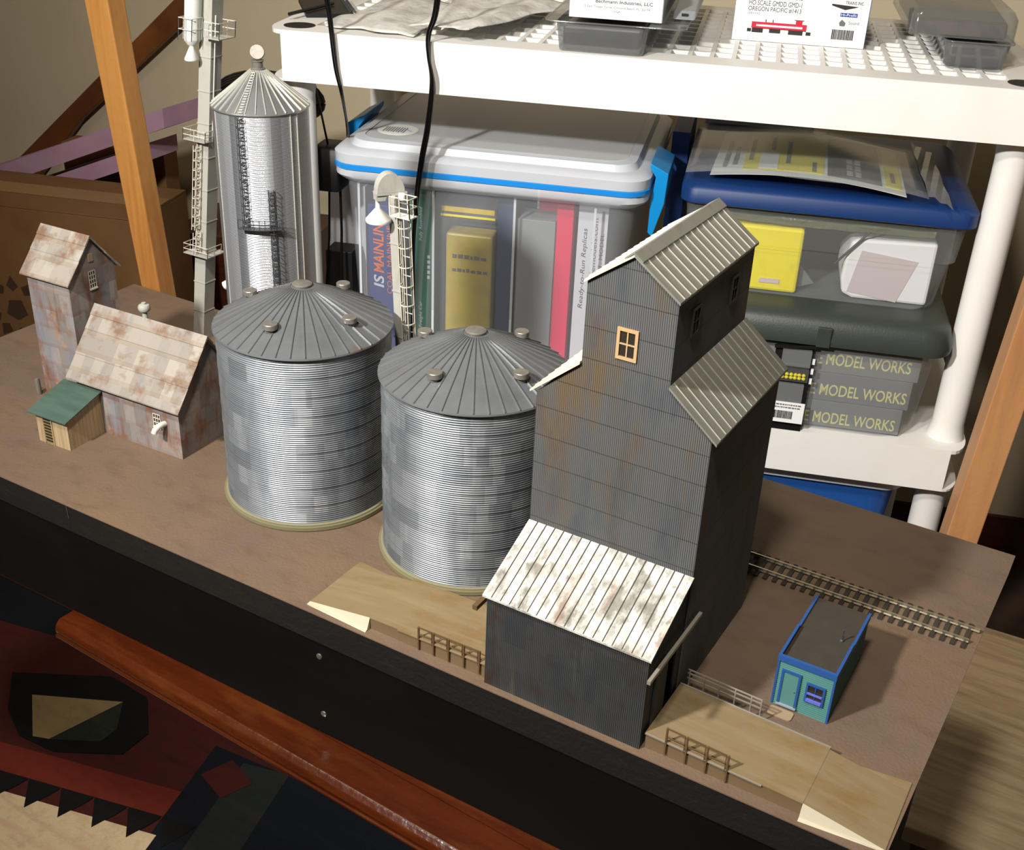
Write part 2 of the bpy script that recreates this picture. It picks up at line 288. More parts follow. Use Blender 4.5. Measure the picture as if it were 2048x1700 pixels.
# rug
RC=[('4a1a14',),('12100f',),('a58f66',),('2b3026',),('7a2a1a',),('d6c4a0',),('202836',),('3b4636',)]
rm=[mat('rug_%s'%n,c,.95,layers=[('noise','000000',(60,60,60),.5,.8,.25),('noise',c2,(8,60,8),.5,.7,.5)],bump=[('noise',700,.001)],k={'cream':1.6,'navy':.45,'grey':.5,'maroon':1.2}.get(n,1.1)) for n,c,c2 in (('maroon','4c1c18','35110f'),('black','0e0d0e','181618'),('tan','a58f66','8c764e'),('moss','2b3026','39402f'),('rust','7a2c1c','5c2016'),('cream','cbb793','b58e74'),('navy','1c2433','262f3c'),('grey','3b4440','5a4636'))]
b=MB(); z0=FZ+.006
b.box(-1.55,-.25,-.35,.60,FZ,z0)
def patch(i,pts,h): b.mi=i; b.prism([(x,y,z0) for x,y in pts],(0,0,h))
# zigzag border: rust stripe, black teeth, cream field
A=Vector((-1.19,.205)); B=Vector((-.62,.345)); d=(B-A).normalized(); nrm=Vector((-d.y,d.x))
def along(s,o): q=A+d*s+nrm*o; return (q.x,q.y)
patch(4,[along(-.3,.02),along(.62,.02),along(.62,.075),along(-.3,.075)],.0008)
patch(6,[along(.42,-.35),along(.86,-.4),along(.80,.12),along(.42,.18)],.0010)
patch(7,[along(.48,-.35),along(.56,-.35),along(.56,.16),along(.48,.16)],.0014)
patch(5,[along(-.4,-.7),along(.43,-.7),along(.43,-.012),along(-.4,-.012)],.0016)
k=0
s=-.4
while s<.46:
    patch(1,[along(s,.022),along(s+.058,.022),along(s+.050,.004),along(s+.030,-.030),along(s+.012,.002)],.0022); s+=.0585
for i,pts in ((1,[(-1.24,.42),(-1.17,.355),(-1.105,.325),(-1.03,.33),(-.935,.385),(-.935,.44),(-1.0,.50),(-1.09,.505)]),
              (2,[(-1.165,.40),(-1.085,.335),(-1.058,.345),(-1.025,.47)]),(3,[(-1.058,.345),(-.985,.385),(-.985,.42),(-1.025,.47)])):
    patch(i,pts,.0018 if i==1 else .0024)
patch(6,[(-1.54,.47),(-1.2,.54),(-1.16,.595),(-1.54,.595)],.001)
patch(0,[(-.80,.42),(-.74,.40),(-.72,.45),(-.78,.47)],.0022)
rug=b.build('woven_rug',rm); tag(rug,'dark red woven rug with black zigzag border and diamond motif on the floor','rug')
# low wooden shelf board at right, below the layout
o=MB(Matrix.Rotation(.06,4,'Z')).box(.22,.60,.455,.885,-.42,-.40).build('wooden_plank_top',mat('weathered_wood','d8bd94',.6,layers=[('noise','8a7054',(9,90,9),.4,.7,.7),('noise','cbb494',(6,60,6),.5,.7,.4)],k=0.72))
bpy.data.objects.remove(o)
t=thing('low_bench','low weathered wooden bench standing past the right end of the layout board','bench',(.40,.60,FZ))
BM=Matrix.Rotation(.05,4,'Z')
MB(BM).box(.225,.66,.44,.835,-.42,-.40).build('bench_top','weathered_wood',t,bevel=.002)
for x,y in ((.235,.46),(.62,.46),(.235,.79),(.62,.79)): MB(BM).box(x,x+.03,y,y+.03,FZ,-.42).build('leg','trim',t)
MB(BM).box(.24,.65,.455,.465,-.50,-.42).build('apron','trim',t)
# ------------------------------------------------------------------ wooden posts
t=MB().hexa([(-.7307,.3690,-.1140),(-.7025,.3690,-.1140),(-.7025,.393,-.1140),(-.7307,.393,-.1140)],[(-.7916,.3690,.45),(-.7544,.3690,.45),(-.7544,.393,.45),(-.7916,.393,.45)]).build('wooden_post','pine',bevel=.0015)
tag(t,'orange pine post rising behind the left end of the layout board','post')
t=MB(SHM).hexa([(.872,-.068,FZ),(.912,-.068,FZ),(.912,-.028,FZ),(.872,-.028,FZ)],[(.935,-.068,.25),(.975,-.068,.25),(.975,-.028,.25),(.935,-.028,.25)]).build('wooden_post','pine_right',bevel=.0015)
tag(t,'pale wooden post standing in front of the right end of the shelving','post')
t=MB(SHM).prism([(-.97,.752,-.25),(-.36,.752,.29),(-.285,.752,.29),(-.755,.752,-.105),(-.885,.752,-.25)],(0,.024,0)).build('diagonal_plank','plank',bevel=.002)
tag(t,'dark stained plank leaning diagonally against the back wall','plank')
# foam insulation sheets and cartons behind the left end
def foam(pts,label):
    # pts: front top edge a->b and thickness
    a,bb,th,dp,tip=pts; a=Vector(a);bb=Vector(bb);q=MB(SHM); up=Vector((0,0,th)); bk=Vector((0,dp,0))
    q.hexa([a-up,bb-up,bb-up+bk+tip,a-up+bk],[a,bb,bb+bk+tip,a+bk]); o=q.build('foam_board','foam'); tag(o,label,'foam board'); return o
foam(((-.98,.46,-.210),(-.415,.46,.014),.034,.11,Vector((.06,0,.012))),'upper purple foam board lying across the cartons at left')
foam(((-.98,.46,-.262),(-.500,.46,-.072),.030,.11,Vector((.05,0,.012))),'lower purple foam board beneath the other at left')
def carton(x0,x1,y0,y1,z1,rz,label,flaps=True,pr=False,m='cardboard'):
    Mx=SHM@Matrix.Translation(((x0+x1)/2,(y0+y1)/2,0))@Matrix.Rotation(rz,4,'Z'); a=(x1-x0)/2; c=(y1-y0)/2
    t=thing('cardboard_carton',label,'carton',(0,0,FZ),M=Mx)
    MB(Mx).box(-a,a,-c,c,FZ,z1).build('box_body',m,t,bevel=.001)
    if flaps:
        for s in (-1,1): MB(Mx).hexa([(-a,0,z1+.001),(a,0,z1+.001),(a,s*c,z1+.001),(-a,s*c,z1+.001)],[(-a,0,z1+.005),(a,0,z1+.005),(a,s*c,z1+.004),(-a,s*c,z1+.004)]).build('flap','cardboard',t)
        MB(Mx).box(-a,a,-.025,.025,z1+.0052,z1+.0056).build('tape',mat('tape'+label[:3],'8a6a40',.3),t)
    if pr:
        p=MB(Mx@Matrix.Translation((-.035,-c-.0004,z1-.185))@Matrix.Rotation(PI/2,4,'X'))
        for k in range(10):
            a0=2*PI*k/10+.1; p.prism([(.045*cos(a0),.045*sin(a0),0),(.062*cos(a0+.25),.062*sin(a0+.25),0),(.045*cos(a0+.5),.045*sin(a0+.5),0),(.034*cos(a0+.25),.034*sin(a0+.25),0)],(0,0,.0004))
        p.prism([(-.02,-.01,0),(.0,-.02,0),(.02,-.008,0),(.012,.018,0),(-.012,.016,0)],(0,0,.0004))
        p.build('printed_crest','card_print',t)
    return t
carton(-.80,-.365,.25,.42,-.118,0,'brown cardboard carton with a dark round crest left of the layout board',pr=True)
carton(-.72,-.505,.615,.67,-.112,0,'brown cardboard carton standing against the wall behind the purple foam boards',flaps=False)
carton(-.95,-.56,.44,.59,-.305,0,'brown cardboard carton directly beneath the purple foam boards',flaps=False)
carton(-.47,-.20,.55,.74,-.245,0,'low reddish brown carton behind the white leg tower',flaps=False,m='trim')
# pale hose behind the post
pts=[(-.70+.16*k/12,.46+.03*sin(k/12*PI),-.02+.035*sin(PI*k/12)) for k in range(13)]
tag(MB().tube(pts,.0055,10).build('white_hose','plastic_white',smooth=True),'short white hose curving beside the foot of the pine post','hose')

# ------------------------------------------------------------------ grain elevator
def window(parent,face,a,b,z0,z1,fw,frame,pane,cols=2,rows=2,dp=.0012,name='window'):
    """face=('y',y) looks to -y and spans x a..b ; face=('x',x) looks to +x and spans y a..b"""
    ax,c=face; s=-1 if ax=='y' else 1
    def bx(q,u0,u1,w0,w1,d0,d1):
        lo,hi=sorted((c+s*d0,c+s*d1))
        q.box(u0,u1,lo,hi,w0,w1) if ax=='y' else q.box(lo,hi,u0,u1,w0,w1)
    q=MB(); bx(q,a,a+fw,z0,z1,0,dp); bx(q,b-fw,b,z0,z1,0,dp); bx(q,a+fw,b-fw,z1-fw,z1,0,dp); bx(q,a+fw,b-fw,z0,z0+fw,0,dp)
    m=fw*.45
    for i in range(1,cols): u=a+(b-a)*i/cols; bx(q,u-m/2,u+m/2,z0+fw,z1-fw,0,dp*.75)
    for i in range(1,rows): w=z0+(z1-z0)*i/rows; bx(q,a+fw,b-fw,w-m/2,w+m/2,0,dp*.8)
    o=q.build(name,frame,parent); q=MB(); bx(q,a+fw,b-fw,z0+fw,z1-fw,.00005,dp*.3); q.build('pane',pane,o); return o
xM,yf,yb=.0128,.060,.1807
t=thing('grain_elevator','tall grey corrugated model grain elevator with white-roofed shed in front','grain elevator',(xM,.12,0))
EL=t; he,hw,hc=.0585,.0290,.0278
b=MB(); b.prism([(xM-he,yf,0),(xM+he,yf,0),(xM+he,yf,.1950),(xM+hw,yf,.2222),(xM+hw,yf,.2755),(xM,yf,.2965),(xM-hw,yf,.2755),(xM-hw,yf,.2222),(xM-he,yf,.1950)],(0,yb-yf,0))
body=b.build('tower_wall','elevator_wall',t)
def slab(q,p0,p1,y0,y1,th):   # roof sheet spanning from (x,z) p0 to p1
    (x0,z0),(x1,z1)=p0,p1; q.hexa([(x0,y0,z0),(x1,y0,z1),(x1,y1,z1),(x0,y1,z0)],[(x0,y0,z0+th),(x1,y0,z1+th),(x1,y1,z1+th),(x0,y1,z0+th)])
def ribs(parent,p0,p1,y0,y1,n,th,m,r=.00028):
    q=MB()
    for k in range(n):
        y=y0+(y1-y0)*(k+.5)/n; q.bar((p0[0],y,p0[1]+th+r),(p1[0],y,p1[1]+th+r),r*2,r*2)
    return q.build('standing_ribs',m,parent)
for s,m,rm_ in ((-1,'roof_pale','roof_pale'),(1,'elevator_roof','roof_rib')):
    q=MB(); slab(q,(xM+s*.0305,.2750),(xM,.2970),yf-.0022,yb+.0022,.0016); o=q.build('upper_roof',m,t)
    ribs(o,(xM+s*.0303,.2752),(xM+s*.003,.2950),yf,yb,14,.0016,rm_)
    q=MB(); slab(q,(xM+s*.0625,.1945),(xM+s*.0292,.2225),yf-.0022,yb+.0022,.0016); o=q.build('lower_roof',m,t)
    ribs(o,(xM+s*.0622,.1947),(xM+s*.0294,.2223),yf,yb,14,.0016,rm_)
q=MB()
for s in (-1,1): q.hexa([(xM,yf-.0026,.2990),(xM+s*.0058,yf-.0026,.2948),(xM+s*.0058,yb+.0026,.2948),(xM,yb+.0026,.2990)],[(xM,yf-.0026,.2998),(xM+s*.0058,yf-.0026,.2956),(xM+s*.0058,yb+.0026,.2956),(xM,yb+.0026,.2998)])
q.build('ridge_cap','elevator_roof',t)
window(t,('y',yf),.0058,.0194,.2325,.2525,.0019,'window_wood','pane')
window(t,('x',xM+hw),.082,.0935,.2465,.2645,.0016,'window_dark','pane')
window(t,('x',xM+hw),.144,.1555,.2465,.2645,.0016,'window_dark','pane')
# drive-through shed
sl,sr,sy=-.0462,.0722,.0024; swl,swr,swy=-.0440,.0700,.0050
# side wall outlines with the doorway (open passage along x)
q=MB()
q.box(swl,swr,swy,swy+.0016,0,.0722)
for x0 in (swl,swr-.0016):
    X=(.0016,0,0)
    q.prism([(x0,swy+.0016,0),(x0,.0170,0),(x0,.0170,.0790),(x0,swy+.0016,.0722)],X)
    q.prism([(x0,.0170,.0560),(x0,.0530,.0560),(x0,.0530,.0945),(x0,.0170,.0790)],X)
    q.prism([(x0,.0530,0),(x0,yf,0),(x0,yf,.0972),(x0,.0530,.0945)],X)
SH=q.build('drive_shed','shed_wall',t)
q=MB(); q.hexa([(sl,sy,.0718),(sr,sy,.0718),(sr,yf,.0980),(sl,yf,.0980)],[(sl,sy,.0732),(sr,sy,.0732),(sr,yf,.0994),(sl,yf,.0994)])
RF=q.build('shed_roof','shed_roof',SH)
q=MB()
for k in range(1,18):
    x=sl+(sr-sl)*k/18; q.bar((x,sy+.0003,.0734),(x,yf-.0003,.0996),.0006,.0004)
q.build('roof_seams','seam',SH)
q=MB()
for k in range(2): q.box(.0702,.0716,.0175+k*.0355*0,.0345,.0060,.0560) if k==0 else None
q.build('sliding_door','shed_wall',SH)
MB().bar((.0745,-.004,.0625),(.0745,.0760,.0625),.0022,.0026).build('door_track','railing_pale',SH)
MB().bar((-.0495,-.001,.0635),(-.0495,.0700,.0635),.0034,.0034).build('door_track','railing',SH)

# ramps: deck rises to the shed from both sides
def ramp(label,side):
    s=side
    if s<0: xa,xb,xc=-.1957,-.1415,-.0442
    else: xa,xb,xc=.2236,.1735,.0718
    t=thing('drive_ramp',label,'ramp',((xa+xc)/2,.04,0)); y0,y1=.0090,.0610
    zb,zc=.0088,.0120
    ya,yd=(.0070,.0690) if s<0 else (.0092,.0705)
    q=MB(); q.hexa([(xb,y0,0),(xc,y0,0),(xc,y1,0),(xb,y1,0)],[(xb,y0,zb),(xc,y0,zc),(xc,y1,zc),(xb,y1,zb)]); q.build('deck_base','ramp_side',t)
    q=MB(); q.hexa([(xb,y0-.0004,zb),(xc,y0-.0004,zc),(xc,y1+.0008,zc),(xb,y1+.0008,zb)],[(xb,y0-.0004,zb+.0008),(xc,y0-.0004,zc+.0008),(xc,y1+.0008,zc+.0008),(xb,y1+.0008,zb+.0008)]); q.build('deck','ramp_deck',t)
    q=MB(); q.prism([(xa,y0,.0001),(xb-s*.0003,y0,.0001),(xb-s*.0003,y0,zb+.0006),(xa,y0,.0008)],(0,y1-y0,0)) ; q.build('apron','ramp_deck',t)
    q=MB()
    q.hexa([(xa,y0-.0001,.0001),(xa,ya-.0015,.0001),(xb,y0-.0060,.0001),(xb,y0-.0001,.0001)],[(xa,y0-.0001,.0009),(xa,ya-.0015,.0006),(xb,y0-.0035,.0012),(xb,y0-.0001,zb+.0006)]); q.build('flare','ramp_white',t)
    q=MB(); q.hexa([(xa,y1+.0001,.0001),(xa,yd,.0001),(xb,y1+.0060,.0001),(xb,y1+.0001,.0001)],[(xa,y1+.0001,.0009),(xa,yd,.0006),(xb,y1+.0035,.0012),(xb,y1+.0001,zb+.0006)]); q.build('flare','ramp_deck',t)
    q=MB(); q.bar((xb+0,y1+.0016,zb+.0006),(xc,y1+.0016,zc+.0006),.0012,.0012).build('curb','railing_pale' if s>0 else 'ramp_deck',t); q=MB(); q.bar((xb+(xc-xb)*.25,y0-.0008,(zb*.75+zc*.25)),(xc,y0-.0008,zc),.0009,.0009); q.build('curb','railing_pale' if s>0 else 'ramp_deck',t)
    return t,xa,xb,xc,zb,zc
def rail(parent,x0,x1,y,z0,z1,h,n,m,name='railing'):
    """posts hang outside the deck edge from below deck level to the top rail"""
    for k in range(n):
        f=k/(n-1); x=x0+(x1-x0)*f; z=z0+(z1-z0)*f
        q=MB(); q.bar((x,y,max(.0006,z-.0085)),(x,y,z+h),.0011,.0013); 
        if k<n-1:
            f2=(k+1)/(n-1); X2=x0+(x1-x0)*f2; Z2=z0+(z1-z0)*f2
            q.bar((x,y,z+h-.0004),(X2-.0012,y,Z2+h-.0004),.0008,.0008); q.bar((x,y,z+h*.42),(X2-.0005,y,Z2+h*.42),.0006,.0008)
            q.bar((X2-.0015,y,Z2+h-.0004),(X2-.0015,y,Z2-.001),.0006,.0006)
        q.build(name,m,parent)
t,xa,xb,xc,zb,zc=ramp('tan model ramp climbing to the left side of the white-roofed shed',-1)
rail(t,-.0992,-.0500,.0079,.0098,.0112,.0105,5,'railing')
rail(t,-.0760,-.0500,.0655,.0105,.0112,.0080,3,'railing_pale')
t,xa,xb,xc,zb,zc=ramp('tan model ramp descending from the right side of the white-roofed shed',1)
rail(t,.0860,.1262,.0079,.0112,.0098,.0125,4,'railing')
q=MB()
for z in (.0195,.0165,.0125): q.bar((.0735,.0700,z+.0006),(.1250,.0700,z-.0010),.0007,.0008)
for x in (.0750,.0855,.096,.107,.1180,.1248): q.bar((x,.0700,.0006),(x,.0700,.0200-.0015*(x-.0735)/.05),.0008,.0008)
q.build('far_railing','railing_pale',t)

# ------------------------------------------------------------------ silos
def make_silo(name,label,cx,cy,wallm,vents,group=None):
    t=thing(name,label,'silo',(cx,cy,0),group=group); Mx=Matrix.Translation((cx,cy,0))
    R=.0680; z0=.0060; z1=.1500; nt_=9; th=(z1-z0)/nt_
    MB(Mx).lathe([(.0715,.0003),(.0722,.0010),(.0722,.0040),(.0712,.0046)],n=96).build('base_plate','silo_base',t,smooth=True)
    MB(Mx).lathe([(.0702,.0047),(.0706,.0052),(.0702,.0060),(.0690,.0061)],n=96).build('base_ring','base_ring',t,smooth=True)
    prof=[(R-.002,z0)]; N=9
    for k in range(nt_):
        lap=.0004 if k%2 else 0
        for j in range(N*6):
            z=z0+th*(k+j/(N*6)); rr=R+.00034*sin(2*PI*j/6)+.0005*(1-j/(N*6)); prof.append((rr,z))
    prof.append((R,z1)); MB(Mx).lathe(prof,n=144).build('corrugated_wall',wallm,t,smooth=60)
    prof=[(.0668,.1495),(.0704,.1492),(.0708,.1500),(.0704,.1512)]
    for k in range(1,11): f=k/10; prof.append((.0704*(1-f)+.007*f,.1512+(.1812-.1512)*(f+.10*f*(1-f))))
    MB(Mx).lathe(prof,n=80).build('cone_roof','silo_roof',t,smooth=True)
    q=MB(Mx)
    for k in range(40):
        a=2*PI*(k+.5)/40; pts=[]
        for f in (0,.25,.5,.75,.97): r=.0704*(1-f)+.007*f; pts.append((r*cos(a),r*sin(a),.1512+.030*(f+.10*f*(1-f))+.0004))
        for i in range(4): q.bar(pts[i],pts[i+1],.0007,.0012)
    q.build('roof_ribs','silo_rib',t)
    MB(Mx).lathe([(.0074,.1806),(.0078,.1812),(.0078,.1826),(.0066,.1836),(.002,.1839),(.001,.1840)],n=28).build('roof_hatch','vent_metal',t,smooth=True)
    for a in vents:
        r=.0485; a=math.radians(a); z=.1612
        MB(Mx@Matrix.Translation((r*cos(a),r*sin(a),z))).lathe([(.0034,-.0016),(.0034,.0028),(.0053,.0028),(.0056,.0031),(.0056,.0066),(.0053,.0070),(.001,.0073)],n=24).build('roof_vent','vent_metal',t,smooth=25)
    return t
make_silo('grain_silo','corrugated silver grain silo standing in front of the taller silo',-.2978,.1360,'silo_wall',(-80,-4,88,-172))
make_silo('grain_silo','corrugated silver grain silo directly left of the tall grey elevator',-.1411,.1399,'silo_wall_b',(-93,-16,76,173))
# tall hopper silo
cx,cy,R=-.4689,.29,.0432
t=thing('tall_silo','tall shiny silver silo with caged ladder behind the corrugated silos','silo',(cx,cy,0)); Mx=Matrix.Translation((cx,cy,0))
MB(Mx).lathe([(R,0),(R,.2655)],n=96).build('smooth_wall','foil',t,smooth=True)
prof=[(R+.0008,.2645),(R+.0014,.2658)]+[((R+.0012)*(1-f)+.006*f,.2662+.0305*f) for f in (.02,.5,1)]
MB(Mx).lathe(prof,n=72).build('cone_roof','foil_roof',t,smooth=True)
q=MB(Mx)
for k in range(30):
    a=2*PI*(k+.5)/30; q.bar(((R+.0008)*cos(a),(R+.0008)*sin(a),.2670),(.007*cos(a),.007*sin(a),.2966),.0007,.0010)
q.build('roof_ribs','roof_rib',t)
MB(Mx).lathe([(.0062,.2960),(.0062,.2975),(.0050,.2985),(.0050,.3035),(.0058,.3040),(.0058,.3046),(.001,.3048)],n=24).build('roof_collar','vent_metal',t,smooth=True)
vd=math.atan2(-.513-cy,.262-cx)   # bearing of the camera, used only to choose where the cap faces
b=MB(Mx@Matrix.Translation((0,0,.3115))@Matrix.Rotation(vd,4,'Z')@Matrix.Rotation(1.15,4,'Y')); b.lathe([(.0062,-.0008),(.0068,0),(.0062,.0010)],n=28)
b.build('round_cap','vent_metal',t,smooth=True); MB(Mx).lathe([(.0014,.3046),(.0014,.3075)],n=10).build('cap_stem','vent_metal',t)
def on(a,r,z): return (r*cos(a),r*sin(a),z)
def ladder(parent,a0,z0,z1,w=.0042,m='ladder_metal',cage=True):
    q=MB(Mx); da=w/R
    for s in (-1,1): q.bar(on(a0+s*da/2,R+.0016,z0),on(a0+s*da/2,R+.0016,z1),.0005)
    z=z0
    while z<z1: q.bar(on(a0-da/2,R+.0016,z),on(a0+da/2,R+.0016,z),.0005); z+=.0031
    o=q.build('ladder',m,parent)
    if cage:
        q=MB(Mx); z=z0+.004
        while z<z1:
            c=Vector(on(a0,R+.0016,z)); T=Vector((-sin(a0),cos(a0),0)); O=Vector((cos(a0),sin(a0),0)); pp=[c+T*.0034*cos(u)+O*.0062*sin(u) for u in [PI*k/6 for k in range(7)]]
            for i in range(6): q.bar(pp[i],pp[i+1],.0005,.0007)
            z+=.0078
        for u in (PI*.2,PI*.5,PI*.8):
            T=Vector((-sin(a0),cos(a0),0)); O=Vector((cos(a0),sin(a0),0)); d_=T*.0034*cos(u)+O*.0062*sin(u); q.bar(Vector(on(a0,R+.0016,z0))+d_,Vector(on(a0,R+.0016,z1))+d_,.0004)
        q.build('safety_cage',m,o)
    return o
a1=vd-.42; a2=vd+.10
ladder(t,a1,.1660,.2655,cage=True); ladder(t,a2,.0,.2000,cage=True)
# roof ladder rungs
q=MB(Mx)
for k in range(16):
    f=k/16; r=(R)*(1-f)+.008*f; z=.2682+.0292*f; ww=.0030; q.bar(on(a1-ww/r*.55,r,z),on(a1+ww/r*.55,r,z),.0012,.0006)
q.build('roof_rungs','leg_bright',t)
q=MB(Mx); n=8; zz=.1645
ri,ro=R+.0002,R+.0085
angs=[a1-.12+(a2+.14-a1+.12)*k/n for k in range(n+1)]
for i in range(n): q.hexa([on(angs[i],ri,zz-.0008),on(angs[i],ro,zz-.0008),on(angs[i+1],ro,zz-.0008),on(angs[i+1],ri,zz-.0008)],[on(angs[i],ri,zz),on(angs[i],ro,zz),on(angs[i+1],ro,zz),on(angs[i+1],ri,zz)])
pf=q.build('platform','ladder_metal',t)
q=MB(Mx)
for i in range(n+1): q.bar(on(angs[i],ro,zz),on(angs[i],ro,zz+.0085),.0005)
for h in (.0045,.0085):
    for i in range(n): q.bar(on(angs[i],ro,zz+h),on(angs[i+1],ro,zz+h),.0005)
q.build('guard_rail','ladder_metal',pf)
q=MB(Mx); 
for a in (vd+.62,vd+.80,vd-1.15): q.bar(on(a,R+.0003,0),on(a,R+.0003,.2650),.0008,.0008)
q.build('stiffener','roof_rib',t)

# ------------------------------------------------------------------ bucket-elevator legs
def railbox(q,x0,x1,y0,y1,z,h,skip=(),r=.00055):
    P=[(x0,y0),(x1,y0),(x1,y1),(x0,y1)]
    for i in range(4):
        if i in skip: continue
        a,c=P[i],P[(i+1)%4]
        for f in (0,.5,1): x=a[0]+(c[0]-a[0])*f; y=a[1]+(c[1]-a[1])*f; q.bar((x,y,z),(x,y,z+h),r)
        for hh in (.5,1): q.bar((a[0],a[1],z+h*hh),(c[0],c[1],z+h*hh),r)
# tall leg
x0,x1,y0,y1=-.5905,-.5760,.2980,.3125
LM=Matrix.Translation((x0,y0,0))@Matrix.Shear('XY',4,(.150,-.035))  if False else Matrix.Identity(4)
LM=Matrix(((1,0,.148,-.0008),(0,1,0,0),(0,0,1,0),(0,0,0,1)))   # the kit column leans slightly to the right
t=thing('leg_tower','tall white model bucket-elevator column with caged ladder left of the tall silo','leg tower',((x0+x1)/2,(y0+y1)/2,0))
MB(LM).box(x0,x1,y0,y1,0,.352).build('column','leg_white',t)
for z in (.0330,.0660,.1,.133,.1663,.1995,.2330,.2640,.2960): MB(LM).box(x0-.0006,x1+.0006,y0-.0006,y1+.0006,z,z+.0010).build('flange','leg_white',t)
for z,xl,xr,sides in ((.0985,x0-.0085,x1+.010,'both'),(.2170,x0-.0110,x1+.003,'left')):
    q=MB(LM); q.box(xl,xr,y0-.0080,y0-.0004,z,z+.0008); q.box(xl,x0-.0004,y0-.0004,y1-.003,z,z+.0008)
    if sides=='both': q.box(x1+.0004,xr,y0-.0004,y1+.004,z,z+.0008)
    p=q.build('platform','leg_white',t); q=MB(LM); railbox(q,xl,xr,y0-.0080,y1-.003,z,.0110,skip=(2,)); q.build('guard_rail','leg_cage',p)
def cageladder(parent,xc,yc,z0,z1,M,m,w=.0042,hoops=None,dz=.0035):
    q=MB(M)
    for s in (-1,1): q.bar((xc+s*w/2,yc,z0),(xc+s*w/2,yc,z1),.0006)
    z=z0
    while z<z1: q.bar((xc-w/2,yc,z),(xc+w/2,yc,z),.0006); z+=dz
    o=q.build('ladder',m,parent); q=MB(M); n=hoops or 9
    for k in range(n):
        z=z0+(z1-z0)*(k+.5)/n; pp=[Vector((xc+w*.72*cos(u),yc-.0075*sin(u),z)) for u in [PI*j/6 for j in range(7)]]
        for i in range(6): q.bar(pp[i],pp[i+1],.0006,.0008)
    for u in (0,PI*.3,PI*.7,PI): q.bar((xc+w*.72*cos(u),yc-.0075*sin(u),z0),(xc+w*.72*cos(u),yc-.0075*sin(u),z1),.0006)
    q.build('safety_cage',m,o); return o
cageladder(t,x0+.0045,y0-.0020,.1260,.2130,LM,'leg_cage')
cageladder(t,x0+.0065,y0-.0020,.1000,.1230,LM,'leg_cage',hoops=2)
MB(LM).tube([(x1+.0028,y0+.002,.22),(x1+.0028,y0+.002,.335)],.0006).build('conduit','leg_bright',t)
q=MB(LM); q.lathe([(.0008,.2920),(.0062,.2935),(.0066,.2950),(.0022,.3060),(.0018,.3085)],c=(x0-.0020,y0-.0075,0),n=20); q.build('hopper_cone','leg_bright',t,smooth=True)
q=MB(LM); q.lathe([(.0045,.3070),(.0074,.3110),(.0078,.3130),(.0078,.350)],c=(x0-.0030,y0-.0055,0),n=24); q.build('distributor','leg_bright',t,smooth=True)
q=MB(LM); q.box(x1-.003,x1+.0155,y0-.0065,y1,.3150,.3158); p=q.build('platform','leg_white',t); q=MB(LM); railbox(q,x1-.003,x1+.0155,y0-.0065,y1,.3158,.0140,skip=(3,)); q.build('guard_rail','leg_bright',p)
q=MB(LM); railbox(q,x0-.0118,x0+.005,y0-.0150,y0-.0020,.3120,.0200,skip=(2,)); q.build('guard_rail','leg_bright',t)
# small leg between the silos
x0,x1,y0,y1=-.2560,-.2492,.2020,.2095
L2=Matrix(((1,0,-.045,.0040),(0,1,0,0),(0,0,1,0),(0,0,0,1)))
t=thing('small_leg_tower','small white model leg with ladder cage between the two corrugated silos','leg tower',((x0+x1)/2,(y0+y1)/2,0))
MB(L2).box(x0,x1,y0,y1,0,.2440).build('column','leg_white',t)
for z in (.04,.0800,.1240,.1640,.2040): MB(L2).box(x0-.0006,x1+.0006,y0-.0006,y1+.0006,z,z+.0010).build('flange','leg_white',t)
q=MB(L2); n=14; yc=.2055; r=.0115
pts=[(-.2565+r*cos(PI*k/n)*1.0,yc-.0045,.2455+r*1.35*sin(PI*k/n)) for k in range(n+1)]
HM=L2@Matrix.Translation((-.2560,yc,0))@Matrix.Rotation(.95,4,'Z')@Matrix.Translation((.2560,-yc,0))
q=MB(HM); q.prism([(p[0]-.0005,p[1],p[2]) for p in pts],(0,.0085,0)); hd=q.build('bucket_head','leg_white',t,bevel=.0003)
q=MB(HM); q.box(-.2690,-.2440,yc-.0050,yc+.0048,.2440,.2455); q.hexa([(-.2690,yc-.004,.2395),(-.2620,yc-.004,.2395),(-.2620,yc+.004,.2395),(-.2690,yc+.004,.2395)],[(-.2690,yc-.004,.2440),(-.2600,yc-.004,.2440),(-.2600,yc+.004,.2440),(-.2690,yc+.004,.2440)]); q.build('head_spout','leg_white',t)
MB(L2).lathe([(.0100,.2225),(.0103,.2238),(.0100,.2250),(.0020,.2335),(.0016,.2400)],c=(-.2620,.1960,0),n=28).build('rain_cone','leg_bright',t,smooth=True)
MB(HM@Matrix.Translation((-.2490,yc-.0065,.2420))).lathe([(.0026,-.0020),(.0030,-.0010),(.0030,.0020),(.0022,.0030)],n=16).build('motor','leg_bright',t,smooth=True)
q=MB(L2); q.box(-.2505,-.2320,.1960,.2070,.2290,.2300); p=q.build('platform','leg_bright',t); q=MB(L2); railbox(q,-.2505,-.2320,.1960,.2070,.2300,.0150,skip=(3,),r=.0007); q.build('guard_rail','leg_cage',p)
cageladder(t,-.2415,.2030,.1000,.2290,L2,'leg_cage',w=.0075,hoops=8,dz=.0160)

